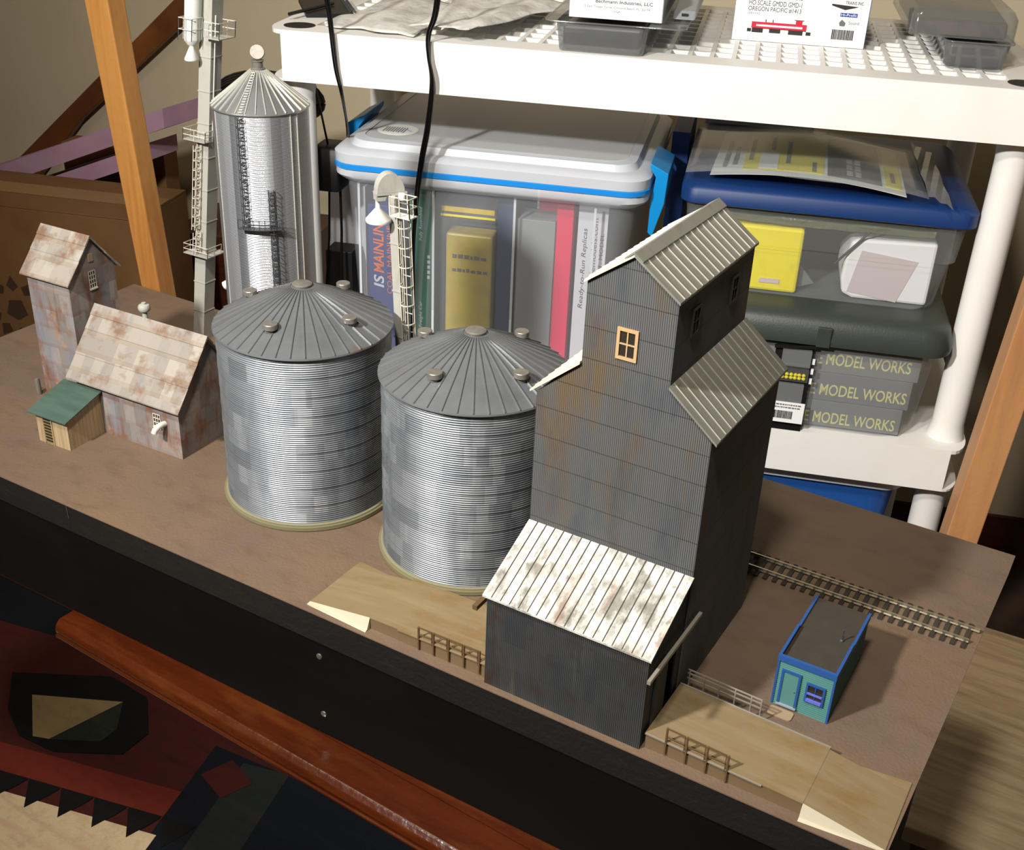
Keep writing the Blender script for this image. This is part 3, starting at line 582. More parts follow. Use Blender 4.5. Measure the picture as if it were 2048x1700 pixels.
# ------------------------------------------------------------------ rusty annex buildings
def house(name,label,cat,ox,oy,yw,L,W,zE,zR,o,th,tiers):
    Mx=Matrix.Translation((ox,oy,0))@Matrix.Rotation(yw,4,'Z'); t=thing(name,label,cat,(0,0,0),M=Mx)
    MB(Mx).prism([(0,0,0),(0,W,0),(0,W,zE),(0,W/2,zR-.0008),(0,0,zE)],(L,0,0)).build('wall','rusty_wall',t)
    s=(zR-zE)/(W/2)
    for sg in (0,1):
        q=MB(Mx); ye=-o if sg==0 else W+o; ze=zE-o*s
        nT=tiers
        for k in range(nT):      # overlapping sheet courses
            f0,f1=k/nT,(k+1)/nT; ya=ye+(W/2-ye)*f0; yb_=ye+(W/2-ye)*f1; za=ze+(zR-ze)*f0+.0009; zb_=ze+(zR-ze)*f1
            q.hexa([(-o,ya,za-.0005),(L+o,ya,za-.0005),(L+o,yb_,zb_),(-o,yb_,zb_)],[(-o,ya,za+.0008),(L+o,ya,za+.0008),(L+o,yb_,zb_+.0009),(-o,yb_,zb_+.0009)])
        q.build('roof','rusty_roof',t)
    q=MB(Mx)
    for sg in (-1,1): q.hexa([(-o,W/2,zR+.0016),(L+o,W/2,zR+.0016),(L+o,W/2+sg*.0065,zR+.0016-.0065*s),(-o,W/2+sg*.0065,zR+.0016-.0065*s)],[(-o,W/2,zR+.0023),(L+o,W/2,zR+.0023),(L+o,W/2+sg*.0065,zR+.0023-.0065*s),(-o,W/2+sg*.0065,zR+.0023-.0065*s)])
    q.build('ridge_cap','rusty_roof',t)
    return t,Mx
def gwin(parent,Mx,face,a,b,z0,z1,cols,rows):
    ax,c=face; q=MB(Mx)
    def bx(q,u0,u1,w0,w1,d0,d1):
        if ax=='y': q.box(u0,u1,c-d1,c-d0,w0,w1)
        else: q.box(c+d0,c+d1,u0,u1,w0,w1)
    bx(q,a,b,z0,z1,.00002,.0004); o=q.build('window','grille',parent); q=MB(Mx)
    for i in range(cols+1): u=a+(b-a)*i/cols; bx(q,u-.0003,u+.0003,z0,z1,.0004,.0009)
    for i in range(rows+1): w=z0+(z1-z0)*i/rows; bx(q,a,b,w-.0003,w+.0003,.0004,.0009)
    bx(q,a-.0006,b+.0006,z0-.0014,z0-.0002,.0001,.0016); q.build('glazing_bars','leg_cage',o)
t,Mx=house('annex_tower','tall narrow rusty tin tower at the far left of the board','model building',-.6074,.1210,.039,.052,.055,.1284,.1606,.0042,.0187,2)
gwin(t,Mx,('x',.052),.0235,.0310,.1130,.1290,3,4); window(t,('x',0),0,.001,0,.001,.0002,'tan_wood','pane') if False else None
q=MB(Mx); q.box(.0521,.0532,.0255,.0305,.1380,.1450); q.build('vent_hatch','tan_wood',t)
t,Mx=house('feed_mill','low rusty tin building with broad roof beside the narrow tower','model building',-.5358,.1009,.0384,.1195,.0756,.0550,.1029,.0060,.0187,3)
gwin(t,Mx,('x',.1195),.058,.066,.0270,.0385,3,4); gwin(t,Mx,('y',0),.0905,.0985,.0260,.0380,3,3)
q=MB(Mx@Matrix.Translation((.040,.052,.090))); q.lathe([(.0024,-.004),(.0024,.0130),(.0046,.0135),(.0054,.0150),(.0054,.0175),(.0046,.0190),(.002,.0200),(.002,.0212),(.001,.0214)],n=20); q.build('chimney_vent','leg_white',t,smooth=True)
q=MB(Mx); pp=[(.1010,0,.0280),(.1010,-.0050,.0300)]+[(.1010-.003*k/5*0,-.0050-.0045*sin(PI/2*k/5),.0300+.0*k-.0060*(1-cos(PI/2*k/5))) for k in range(1,6)]; q.tube([(.1030,.0,.0310),(.1030,-.0040,.0318),(.1025,-.0080,.0312),(.1015,-.0108,.0290),(.1010,-.0118,.0262)],.0026,12); q.build('elbow_pipe','leg_bright',t,smooth=True)
# lean-to
Mx=Matrix.Translation((-.5442,.0598,0))@Matrix.Rotation(.05,4,'Z'); L,W=.0375,.0400
t=thing('lean_to_shed','small tan wooden shed with green roof in front of the rusty building','model shed',(0,0,0),M=Mx)
MB(Mx).prism([(0,0,0),(0,W,0),(0,W,.0415),(0,0,.0300)],(L,0,0)).build('wall','tan_wood',t)
MB(Mx).hexa([(-.0045,-.0050,.0290),(L+.004,-.0050,.0290),(L+.004,W,.0418),(-.0045,W,.0418)],[(-.0045,-.0050,.0302),(L+.004,-.0050,.0302),(L+.004,W,.0430),(-.0045,W,.0430)]).build('roof','green_roof',t)
q=MB(Mx); q.box(.0090,.0190,-.0008,-.00002,.0015,.0270); d_=q.build('door','tan_door',t); q=MB(Mx)
for k in range(8): q.box(.0100,.0180,-.0011,-.0008,.0030+.0030*k,.0048+.0030*k)
q.build('door_slats','grille',d_)
q=MB(Mx); q.box(.0083,.0090,-.0012,-.00002,0,.0280); q.box(.0190,.0197,-.0012,-.00002,0,.0280); q.build('door_trim','tan_wood',t)
# little pipe left of the tower
q=MB(); q.lathe([(.0026,0),(.0026,.0150),(.0020,.0165),(.0008,.0170)],c=(-.6160,.1190,0),n=16); tag(q.build('vent_pipe','vent_metal',smooth=True),'short grey standpipe at the left foot of the narrow rusty tower','pipe')

# ------------------------------------------------------------------ blue office
ox,oy,W,D,H=.1253,.0930,.0376,.0790,.0405
t=thing('scale_office','small turquoise model office with blue parapet near the right end','model building',(ox+W/2,oy+D/2,0))
sp=[]
for i in range(23):
    z=.0016*i; sp+=[(ox,ox+W,oy,oy+D,z,.0004),(ox+.0006,ox+W-.0006,oy+.0006,oy+D,z+.00155,.0004)]
MB().rrings(sp,n=1).build('wall','office_wall',t)
MB().box(ox+.001,ox+W-.001,oy+.001,oy+D-.0002,H-.0040,H-.0036).build('roof','office_roof',t)
q=MB(); q.box(ox-.0006,ox+W+.0006,oy-.0008,oy+.0014,H-.0045,H); q.build('front_fascia','office_trim',t)
for xx in (ox-.0006,ox+W-.0012):
    q=MB()
    for a,b_,hh in ((0.0014,.47,0),(.47,1,-.0022)): q.box(xx,xx+.0018,oy+(a if a<.01 else a*D),oy+b_*D,H-.0062+hh*.5,H+hh)
    q.build('parapet','office_trim',t)
for x in (ox-.0004,ox+W-.0010): MB().box(x,x+.0014,oy-.0005,oy+.0010,0,H-.0045).build('corner_trim','office_trim',t)
q=MB(); a0,a1,z1=ox+.0035,ox+.0165,.0290
q.box(a0,a0+.0016,oy-.0012,oy-.00002,.0030,z1); q.box(a1-.0016,a1,oy-.0012,oy-.00002,.0030,z1); q.box(a0,a1,oy-.0012,oy-.00002,z1,z1+.0016); q.build('door_frame','office_trim',t)
q=MB(); q.box(a0+.0016,a1-.0016,oy-.0006,oy-.00002,.0032,z1); d_=q.build('door','office_door',t)
q=MB(Matrix.Translation((a1-.0028,oy-.0010,.0155))); q.lathe([(.0003,-.0003),(.0004,0),(.0003,.0004)],n=8); q.build('handle','screw',d_)
q=MB(); q.box(a0-.0002,a1+.0002,oy-.0022,oy-.00002,.0020,.0031); q.build('door_sill','sill_grey',t)
window(t,('y',oy),ox+.0205,ox+.0330,.0120,.0270,.0014,'office_trim','pane')
q=MB(); q.box(ox+.0218,ox+.0317,oy-.0018,oy-.00005,.0128,.0148); q.box(ox+.0218,ox+.0317,oy-.0018,oy-.0012,.0188,.0202); q.build('window_sash','office_sash',t)
q=MB(); q.tube([(ox+.0290,oy+.0400,H-.0036),(ox+.0290,oy+.0400,H+.0058)],.0006).lathe([(.0016,0),(.0014,.0012),(.0008,.0016)],c=(ox+.0290,oy+.0400,H-.0036),n=12); q.build('roof_vent','ladder_metal',t)
o=MB().rrings([(ox+.0010,ox+.0170,oy-.0120,oy-.0030,.0001,.002),(ox+.0010,ox+.0170,oy-.0120,oy-.0030,.0009,.002)]).build('door_step','concrete'); tag(o,'flat tan step in front of the turquoise office door','step')

# ------------------------------------------------------------------ track
t=thing('model_track','short length of model railway track behind the turquoise office','railway track',(.14,.238,0))
X0,X1=.018,.2285
def TY(x): return .2376
for y in (.2293,.2459):
    e=X1-(.0045 if y<.24 else 0)
    q=MB(); q.box(X0,e,y-.0011,y+.0011,.0018,.0022).box(X0,e,y-.0003,y+.0003,.0022,.0036).box(X0,e,y-.00055,y+.00055,.0036,.0046); q.build('rail','rail_steel',t)
x=X0+.002; proto=None
while x<X1-.004:
    if proto is None:
        q=MB(); q.box(x,x+.0034,.2222,.2530,.0002,.0018)
        for y in (.2293,.2459): q.box(x+.0008,x+.0026,y-.0020,y-.0010,.0018,.0027).box(x+.0008,x+.0026,y+.0010,y+.0020,.0018,.0027)
        proto=q.build('tie','tie',t); px=x
    else:
        c=proto.copy(); COL.objects.link(c); c.parent=t; c.location=proto.location+Vector((x-px,0,0))
    x+=.0074

# ================================================================== white plastic shelving (shelf frame)
t=thing('plastic_shelving','white plastic shelving unit filled with storage bins','shelving unit',(.45,.22,FZ),M=SHM); UNIT=t
D=.44
def shelf(z,h,grid):
    q=MB(SHM)
    if grid:
        # perforated deck: margins plus lattice
        m0,m1,n0,n1=.030,.872,.047,.405
        q.rrings([(-.022,.922,.0,D,z-.005,.045),(-.022,.922,.0,D,z,.045)]) if False else None
        q.box(0,.9,0,n0,z-.005,z); q.box(0,.9,n1,D,z-.005,z); q.box(0,m0,n0,n1,z-.005,z); q.box(m1,.9,n0,n1,z-.005,z)
        for s,xx in ((-1,0),(1,.9)):
            pts=[(xx,0,z-.005)]+[(xx+s*.022*sin(PI/2*k/6),.045-.045*cos(PI/2*k/6),z-.005) for k in range(7)]+[(xx+s*.022,D-.02,z-.005),(xx,D,z-.005)]
            q.prism(pts,(0,0,.005))
        nu,nw=32,11
        for k in range(1,nu): u=m0+(m1-m0)*k/nu; q.box(u-.0028,u+.0028,n0,n1,z-.030,z-.0004)
        for k in range(1,nw): w=n0+(n1-n0)*k/nw; q.box(m0,m1,w-.0028,w+.0028,z-.030,z-.0006)
    else:
        q.box(0,.9,0,D,z-.005,z)
        for s,xx in ((-1,0),(1,.9)):
            pts=[(xx,0,z-.005)]+[(xx+s*.022*sin(PI/2*k/6),.045-.045*cos(PI/2*k/6),z-.005) for k in range(7)]+[(xx+s*.022,D-.02,z-.005),(xx,D,z-.005)]
            q.prism(pts,(0,0,.005))
    o=q.build('shelf_deck','plastic_white',t)
    q=MB(SHM); q.box(0,.9,0,.004,z-h,z-.005); q.build('front_lip','plastic_white',o)
    q=MB(SHM); q.box(0,.9,D-.004,D,z-h,z-.005).box(.022,.026,.004,D-.004,z-h,z-.005).box(.872,.876,.004,D-.004,z-h,z-.005); q.build('inner_lip','plastic_white',o)
    for s,xx in ((-1,0),(1,.9)):
        q=MB(SHM); pts=[(xx,0,z-h)]+[(xx+s*.022*sin(PI/2*k/6),.045-.045*cos(PI/2*k/6),z-h) for k in range(7)]+[(xx+s*.022,D-.02,z-h),(xx,D,z-h)]
        q.prism(pts,(0,0,.003)); q.build('end_flange','plastic_white',o)
    for u in (.012,.888):
        MB(SHM).lathe([(.020,z+.0001),(.020,z+.0006)],c=(u,.036,0),n=28).build('corner_socket','dark',o)
        if z<.2: break
zA,zB,zC,hL=.2516,-.2110,-.6700,.0623
shelf(zA,hL,True); shelf(zB,hL,False); shelf(zC,hL,False)
for za,zb_ in ((zB,zA-hL+.003),(zC,zB-hL+.003),(FZ,zC-hL+.003)):
    for u in (.004,.896):
        for w in (.045,.40):
            r0,r1=(.0235,.0205)
            MB(SHM).lathe([(r0+.001,za+.0002),(r1,za+.02),(r1,zb_-.03),(r0,zb_-.0005)],c=(u,w,0),n=28).build('post','plastic_white',t,smooth=True)

# ---- clear latch bin
def S(u,w,z): return (u,w,z)
u0,u1,w0,w1=.058,.462,.032,.385; zb_=zB
t=thing('latch_bin','translucent storage bin with blue gasket and latches on the lower shelf','storage bin',(.26,.2,zB),M=SHM)
MB(SHM).rrings([(u0+.026,u1-.026,w0+.020,w1-.02,zB+.0002,.03),(u0+.018,u1-.018,w0+.012,w1-.012,zB+.012,.03),(u0+.004,u1-.004,w0+.004,w1-.004,.058,.03)],cap=False).build('bin_body','frost',t,smooth=True,recalc=True)
MB(SHM).rrings([(u0+.030,u1-.030,w0+.024,w1-.024,zB+.0006,.03),(u0+.030,u1-.030,w0+.024,w1-.024,zB+.0026,.03)]).build('bin_floor','frost',t)
MB(SHM).rrings([(u0+.002,u1-.002,w0+.002,w1-.002,.056,.03),(u0-.006,u1+.006,w0-.006,w1+.006,.062,.034),(u0-.009,u1+.009,w0-.009,w1+.009,.066,.034),(u0-.009,u1+.009,w0-.009,w1+.009,.0745,.034)],cap=False).build('bin_rim','frost_rim',t,smooth=True)
LID=MB(SHM).rrings([(u0-.0095,u1+.0095,w0-.0095,w1+.0095,.0830,.034),(u0-.010,u1+.010,w0-.010,w1+.010,.0955,.034),(u0-.004,u1+.004,w0-.004,w1+.004,.1010,.034),(u0+.008,u1-.008,w0+.008,w1-.008,.1018,.03),(u0+.012,u1-.012,w0+.012,w1-.012,.1100,.03),(u0+.024,u1-.024,w0+.024,w1-.024,.1115,.026)],cap=False).build('lid','frost_rim',t,smooth=True)
MB(SHM).rrings([(u0+.0245,u1-.0245,w0+.0245,w1-.0245,.1085,.026),(u0+.0245,u1-.0245,w0+.0245,w1-.0245,.1108,.026)]).build('lid_panel','frost_lid',LID,smooth=True)
q=MB(SHM); q.rrings([(u0-.0092,u1+.0092,w0-.0092,w1+.0092,.0748,.034),(u0-.0104,u1+.0104,w0-.0104,w1+.0104,.0758,.034),(u0-.0104,u1+.0104,w0-.0104,w1+.0104,.0818,.034),(u0-.0092,u1+.0092,w0-.0092,w1+.0092,.0828,.034)],cap=False); q.build('gasket','gasket',t,smooth=True)
for s,uu in ((1,u1+.011),(-1,u0-.011)):
    q=MB(SHM); q.hexa([(uu,.085,.030),(uu+s*.004,.085,.030),(uu+s*.004,.185,.030),(uu,.185,.030)],[(uu,.080,.094),(uu+s*.010,.080,.094),(uu+s*.010,.190,.094),(uu,.190,.094)]) if False else None
    wq=.060 if s>0 else .165; q.prism([(uu,wq,.020),(uu+s*.006,wq,.014),(uu+s*.018,wq,.060),(uu+s*.020,wq,.100),(uu-s*.004,wq,.112),(uu-s*.004,wq,.106),(uu+s*.004,wq,.094),(uu,wq,.060)],(0,.095,0)); q.build('latch','latch_blue',t,bevel=.001)
for u in (.083,.187,.298,.405): MB(SHM).box(u-.0016,u+.0016,w0+.0095,w0+.0115,-.17,.054).build('rib','frost_rib',t)
MB(SHM).lathe([(.028,.1109),(.028,.1112)],c=(.118,.110,0),n=40).build('round_sticker','sticker',t)
q=MB(SHM)
for k in range(9): q.box(.100+.0035*k,.1015+.0035*k,.096+.002*(k%2),.122,.1113,.1114)
q.build('sticker_print','grey_ink',t); MB(SHM).bar((.128,.115,.1114),(.139,.105,.1114),.0012,.0002).build('sticker_mark','gasket',t)
# contents
def boxed(name,label,cat,u0,u1,w0,w1,z0,z1,m,ru=0,group=None,bevel=.0006):
    t=thing(name,label,cat,((u0+u1)/2,(w0+w1)/2,z0),M=SHM,group=group)
    MB(SHM).box(u0,u1,w0,w1,z0,z1).build('box_body',m,t,bevel=bevel); return t
XU=SHM.to_3x3()@Vector((1,0,0)); YU=Vector((0,0,1))
def ftext(body,t,u,w,z,wd,h,m,vert=False,**k):   # lettering on a face looking to the front of the shelving
    if vert: return text(body,'lettering',(u,w,z),(0,0,1),(-1,0,0),wd,h,m,t,M=SHM,**k)
    return text(body,'lettering',(u,w,z),(1,0,0),(0,0,1),wd,h,m,t,M=SHM,**k)
zf=zB+.0032
t=boxed('model_box','navy box with orange lettering, leftmost inside the latch bin','box',.088,.128,.062,.34,zf,.018,'navy_box')
ftext('MAINLINE',t,.1105,.062,-.080,.083,.015,'orange_ink',vert=True,shear=.15,bold=.02); ftext('IS',t,.1105,.062,-.102,.0185,.015,'pale_ink',vert=True,shear=.15,bold=.02)
ftext('COAL MAINLINE',t,.1225,.062,-.110,.100,.0075,'orange_ink',vert=True)
t=boxed('model_box','dark green box with tiny white print inside the latch bin','box',.1485,.183,.060,.34,zf,.040,'green_box')
ftext('Fully Assembled',t,.168,.060,-.025,.048,.006,'pale_ink',vert=True,shear=.2); ftext('Freight Car',t,.168,.060,-.155,.040,.006,'pale_ink',vert=True,shear=.2)
for k in range(5): MB(SHM).box(.174,.178,.0592,.0598,-.08+.0075*k,-.0755+.0075*k).build('print_dash','pale_ink',t)
t=thing('yellow_parcel','yellow wrapped parcel in a clear bag inside the latch bin','parcel',(.235,.1,zf),M=SHM)
MB(SHM).box(.196,.262,.075,.110,zf,-.015).build('parcel','tan_bag',t,bevel=.003)
MB(SHM).box(.190,.268,.066,.120,zf,.026).build('clear_bag','clear_bag',t,bevel=.003)
MB(SHM).box(.191,.267,.0652,.0658,.012,.015).build('zip_strip','yellow_card',t); MB(SHM).box(.193,.266,.0652,.0658,.019,.026).build('zip_band','tan_bag',t)
q=MB(SHM); random.seed(5)
for r in range(2):
    u=.206
    while u<.256: wv=.003+random.random()*.005; q.box(u,u+wv,.0738,.0744,-.050-.020*r,-.0465-.020*r+random.random()*.002); u+=wv+.002
q.build('faded_print','grey_ink',t)
t=boxed('model_box','slate grey box standing behind the yellow parcel in the latch bin','box',.186,.2965,.122,.35,zf,.044,'slate_box')
MB(SHM).box(.235,.262,.1212,.1218,.028,.038).build('pale_patch','grey_box',t)
t=boxed('model_box','dark slate box between yellow parcel and grey box','box',.271,.2955,.064,.118,zf,.046,'slate_box')
t=boxed('model_box','grey plastic-wrapped box beside the crimson box','box',.300,.350,.062,.11,zf,.020,'grey_box')
MB(SHM).box(.299,.351,.0605,.0612,-.20,.021).build('clear_wrap','clear_bag',t)
t=boxed('model_box','crimson box right of centre inside the latch bin','box',.318,.3735,.1135,.35,zf,.045,'red_box')
MB(SHM).box(.3515,.3735,.064,.1130,zf,.045).build('crimson_edge','red_box',t); MB(SHM).box(.3145,.3172,.118,.34,.018,.045).build('white_edge','white_box',t)
t=boxed('model_box','pale box with vertical printed words at the right of the latch bin','box',.380,.4200,.066,.34,zf,.050,'pale_box')
ftext('Ready-to-Run Replicas',t,.395,.066,-.100,.115,.008,'dark_ink',vert=True,shear=.2); ftext('hoscalemodels.com',t,.407,.066,-.080,.110,.0075,'grey_ink',vert=True); ftext('EST. MODEL',t,.416,.066,-.05,.060,.005,'grey_ink',vert=True)

# ---- lower grey-lidded bin at right
t=thing('grey_lid_bin','translucent bin with dark grey lid beneath the blue-lidded bin','storage bin',(.70,.2,zB),M=SHM)
u0,u1,w0,w1=.545,.866,.004,.36
MB(SHM).rrings([(u0+.03,u1-.030,w0+.010,w1-.03,zB+.0002,.035),(u0+.018,u1-.016,w0+.004,w1-.02,zB+.016,.035),(u0+.006,u1-.006,w0,w1-.006,-.078,.03)],cap=False).build('bin_body','smoke_low',t,smooth=True)
MB(SHM).rrings([(u0+.034,u1-.034,w0+.014,w1-.034,zB+.0006,.03),(u0+.034,u1-.034,w0+.014,w1-.034,zB+.0026,.03)]).build('bin_floor','smoke_low',t)
L_=MB(SHM).rrings([(u0+.002,u1-.002,w0-.003,w1-.002,-.084,.03),(u0-.006,u1+.008,w0-.012,w1+.006,-.082,.036),(u0-.007,u1+.009,w0-.013,w1+.007,-.074,.036),(u0-.004,u1+.006,w0-.010,w1+.004,-.062,.036),(u0-.002,u1+.004,w0-.007,w1+.002,-.054,.036),(u0+.004,u1-.002,w0,w1-.004,-.046,.034),(u0+.02,u1-.02,w0+.014,w1-.02,-.0425,.03)]).build('lid','lid_grey',t,smooth=50)
MB(SHM).box(.705,.722,w0-.0150,w0-.010,-.083,-.056).build('lid_catch','lid_grey',L_,bevel=.001)
for i,(zt,lab) in enumerate(((-.1180,'top'),(-.1620,'middle'),(-.2030,'bottom'))):
    z1=(-.094,-.1295,-.1705)[i]; z0=(-.1290,-.1700,zf)[i]
    t=boxed('kit_box',('%s grey kit box with pale yellow lettering inside the grey-lidded bin')%lab,'box',.585,.842-.005*i,.018,.33,z0,z1,mat('kit_grey%d'%i,('80807c','77787a','7b7e7e')[i],.5),group='lettered kit boxes in the grey-lidded bin')
    ftext(('E MODEL WORKS','.E MODEL WORKS','E MODEL WORKS')[i],t,(.7125,.7065,.7085)[i],.018,zt,(.118,.126,.117)[i],.0165,'yellow_ink',bold=.012)
# small pack standing at the front edge of the shelf
PK=SHM@Matrix.Translation((.0570,-.0105,0))
t=thing('accessory_pack','small hanging pack with clear compartments, yellow beads and a barcode label','accessory pack',(.691,.0,zB),M=SHM)
MB(PK).box(.600,.648,.010,.0118,zB,-.078).build('backing_card','black_plastic',t)
MB(PK).box(.609,.646,.002,.0098,-.115,-.092).build('upper_compartment','clear_bag',t,bevel=.0008)
MB(PK).box(.609,.646,.002,.0098,-.136,-.118).build('bead_compartment','clear_plastic',t,bevel=.0008)
MB(PK).box(.606,.643,.004,.0098,-.168,-.141).build('lower_compartment','clear_bag',t,bevel=.0008)
random.seed(11)
for k in range(12):
    o=MB(PK@Matrix.Translation((.613+.0054*(k%6)+random.random()*.001,.0065,-.1325+.0045*(k//6)))).lathe([(.0006,-.0025),(.0022,-.0014),(.0027,0),(.0022,.0014),(.0006,.0025)],n=12).build('yellow_bead','yellow',t,smooth=True)
MB(PK).box(.6035,.6480,.0015,.0020,-.1960,-.1660).build('price_label','white_box',t)
q=MB(PK); u=.608; random.seed(2)
while u<.634: wv=.0004+random.random()*.0012; q.box(u,u+wv,.0008,.0014,-.190,-.179); u+=wv+.0007
q.build('barcode','dark_ink',t)
q=MB(PK)
for r in range(2):
    u=.606
    while u<.643: wv=.001+random.random()*.003; q.box(u,u+wv,.0008,.0014,-.1705-.004*r,-.1690-.004*r); u+=wv+.001
q.build('label_print','grey_ink',t)
MB(PK).bar((.598,.006,-.0905),(.6510,.006,-.0860),.003,.004).build('black_clip','black_plastic',t)
for k in range(3): MB(PK).box(.6482,.6515,.009,.0098,-.112-.014*k,-.104-.014*k).build('white_tab','white_box',t)

# ---- upper blue-lidded bin
t=thing('blue_lid_bin','clear bin with navy blue lid stacked on the grey-lidded bin','storage bin',(.69,.2,-.042),M=SHM)
u0,u1,w0,w1=.516,.868,.034,.355
MB(SHM).rrings([(u0+.024,u1-.030,w0+.016,w1-.02,-.0420,.02),(u0+.020,u1-.022,w0+.012,w1-.016,-.034,.02),(u0+.012,u1-.014,w0+.006,w1-.01,.026,.02),(u0+.008,u1-.008,w0+.002,w1-.006,.0275,.02),(u0+.003,u1-.003,w0,w1-.003,.0800,.02)],cap=False).build('bin_body','smoke',t,smooth=50)
MB(SHM).rrings([(u0+.026,u1-.032,w0+.018,w1-.022,-.0418,.018),(u0+.026,u1-.032,w0+.018,w1-.022,-.0402,.018)]).build('bin_floor','smoke',t)
MB(SHM).rrings([(u0-.002,u1+.003,w0-.006,w1+.003,.0760,.02),(u0-.004,u1+.006,w0-.009,w1+.005,.0775,.022),(u0-.004,u1+.006,w0-.009,w1+.005,.0940,.022),(u0+.002,u1-.002,w0-.003,w1-.002,.1000,.02),(u0+.012,u1-.012,w0+.008,w1-.010,.1010,.018)]).build('lid','lid_navy',t,smooth=50)
zq=-.0398
t=thing('yellow_pack','bright yellow pack in clear film inside the blue-lidded bin','pack',(.62,.09,zq),M=SHM)
MB(SHM).box(.560,.673,.054,.13,zq,.047).build('yellow_block','yellow',t,bevel=.004); MB(SHM).box(.624,.650,.0528,.0536,-.028,-.022).build('torn_label','pink_label',t)
MB(SHM).box(.585,.60,.0528,.0536,.018,.0192).build('small_print','dark_ink',t)
MB(SHM).prism([(.6645,.07,zq),(.695,.07,-.028),(.6700,.07,.0),(.6645,.07,.018)],(0,.002,0)).build('film_corner','clear_bag',t)
t=thing('white_roll','white padded roll with a pinkish paper label inside the blue-lidded bin','roll',(.79,.09,zq),M=SHM)
pr=[]
for k in range(7): a=PI/2+PI*k/6; pr.append((.738+.012*cos(a),.062,.006+.044*sin(a)))
pr=[(.745,.062,zq),(.731,.062,-.034),(.727,.062,-.015),(.728,.062,.010),(.733,.062,.036),(.742,.062,.040),(.838,.062,.044),(.838,.062,zq)]
MB(SHM).prism(pr,(0,.09,0)).build('roll_body','white_box',t,bevel=.004); MB(SHM).prism([(.737,.0612,-.031),(.800,.0612,-.039),(.818,.0612,.018),(.747,.0612,.026)],(0,.0005,0)).build('paper_label','pink_label',t)
t=thing('plastic_bag','crumpled clear bag of parts filling the top of the blue-lidded bin','bag',(.68,.09,.03),M=SHM)
q=MB(SHM); random.seed(4); R=[]
for i in range(15):
    f=i/14; u=.545+.285*f; hh=.014+.012*sin(PI*f)+.004*random.random(); zc=.0625-.003*sin(3*f); R.append([(u,.075+.022*cos(a)*(1+.2*random.random()),zc+max(-.0085,min(.012,hh*sin(a)*(1+.12*random.random())))) for a in [2*PI*j/10 for j in range(10)]])
q.rings(R); q.build('bag_film',mat('bag_tint','a7a884',.2,alpha=.5,layers=[('noise','c9a27a',(14,14,30),.55,.7,.8),('noise','8fae6a',(10,10,20),.5,.7,.7)],bump=[('noise',90,.003)]),t,smooth=True)
tag(MB(SHM).tube([(.760,.058,.062),(.716,.058,.006)],.0016,8).build('thin_rod','dark_ink',smooth=True),'thin dark rod slanting inside the blue-lidded bin','rod')

# ---- card in a clear bag on the blue lid
t=thing('bagged_card','yellow and black printed card in a clear bag lying on the navy lid','packaged card',(.66,.15,.1012),M=SHM)
def cz(f): return .1060+.0125*sin(PI*min(1,max(0,(f+.05)/1.15)))
def card(f0,f1,g0,g1,dz,m,name,par=None,n=10):
    q=MB(SHM); lo=[];hi=[]
    for i in range(n+1):
        f=f0+(f1-f0)*i/n
        def pt(g): return Vector((.545+.238*f+.010*g-.006*g*f, .050+.010*f*0-.0+.215*g-.022*f, cz(f)+dz))
        lo.append(pt(g0)); hi.append(pt(g1))
    for i in range(n): q.hexa([lo[i],lo[i+1],hi[i+1],hi[i]],[p+Vector((0,0,.0006)) for p in (lo[i],lo[i+1],hi[i+1],hi[i])])
    return q.build(name,m,par or t,smooth=True)
c=card(0,1,0,1,0,'white_box','card')
for f0,f1,g0,g1,m in ((.16,.58,.10,.95,'yellow_card'),(.24,.34,.12,.5,'white_box'),(.60,.88,.09,.95,'dark_ink'),(.90,.985,.10,.95,'yellow_card')): card(f0,f1,g0,g1,.0007 if m!='white_box' else .0014,m,'printed_panel',c)
for k in range(3): card(.70,.73,.16+.13*k,.25+.13*k,.0014,'silver_ink','pictured_part',c,3); card(.745,.775,.16+.13*k,.25+.13*k,.0014,'silver_ink','pictured_part',c,3)
for f,g,gw in ((.05,.15,.6),(.10,.2,.4),(.18,.3,.5),(.29,.55,.3),(.38,.25,.5),(.52,.12,.2),(.93,.2,.2)): card(f,f+.022,g,g+gw,.0015,'grey_ink','print_line',c,2)
q=MB(SHM); 
def bg(f,g): return Vector((.515+.292*f,.036+.245*g-.024*f,cz(f)+.0045+.002*sin(9*f+3*g)))
G=[[q.v(bg(i/20,j/8)) for j in range(9)] for i in range(21)]
for i in range(20):
    for j in range(8): q.f([G[i][j],G[i+1][j],G[i+1][j+1],G[i][j+1]])
q.build('clear_bag','clear_bag',t,smooth=True,solid=.0003)
q=MB(SHM); random.seed(9); G=[]
for i in range(5):
    G.append([q.v((.806+.007*i,.014+.05*j-.004*i+.004*random.random(),.1165+.003*((i+j)%2)-.002*i)) for j in range(6)])
for i in range(4):
    for j in range(5): q.f([G[i][j],G[i+1][j],G[i+1][j+1],G[i][j+1]])
q.build('bag_flap','clear_bag',t,solid=.0004)

# ---- blue tote below the lower shelf
t=thing('blue_tote','tall translucent blue tote standing on the bottom shelf','storage bin',(.70,.2,zC),M=SHM)
MB(SHM).rrings([(.63,.815,.05,.38,zC+.0002,.03),(.61,.852,.04,.40,-.300,.03)],cap=False).build('bin_body','tote_blue',t,smooth=True)
MB(SHM).rrings([(.60,.860,.03,.41,-.300,.03),(.60,.860,.03,.41,-.290,.03),(.63,.835,.06,.38,-.286,.03)]).build('lid','frost_rim',t,smooth=50)
MB(SHM).rrings([(.64,.80,.06,.36,zC+.004,.03),(.64,.82,.06,.36,-.36,.03)]).build('packed_cloth','blue_ink',t,smooth=50)
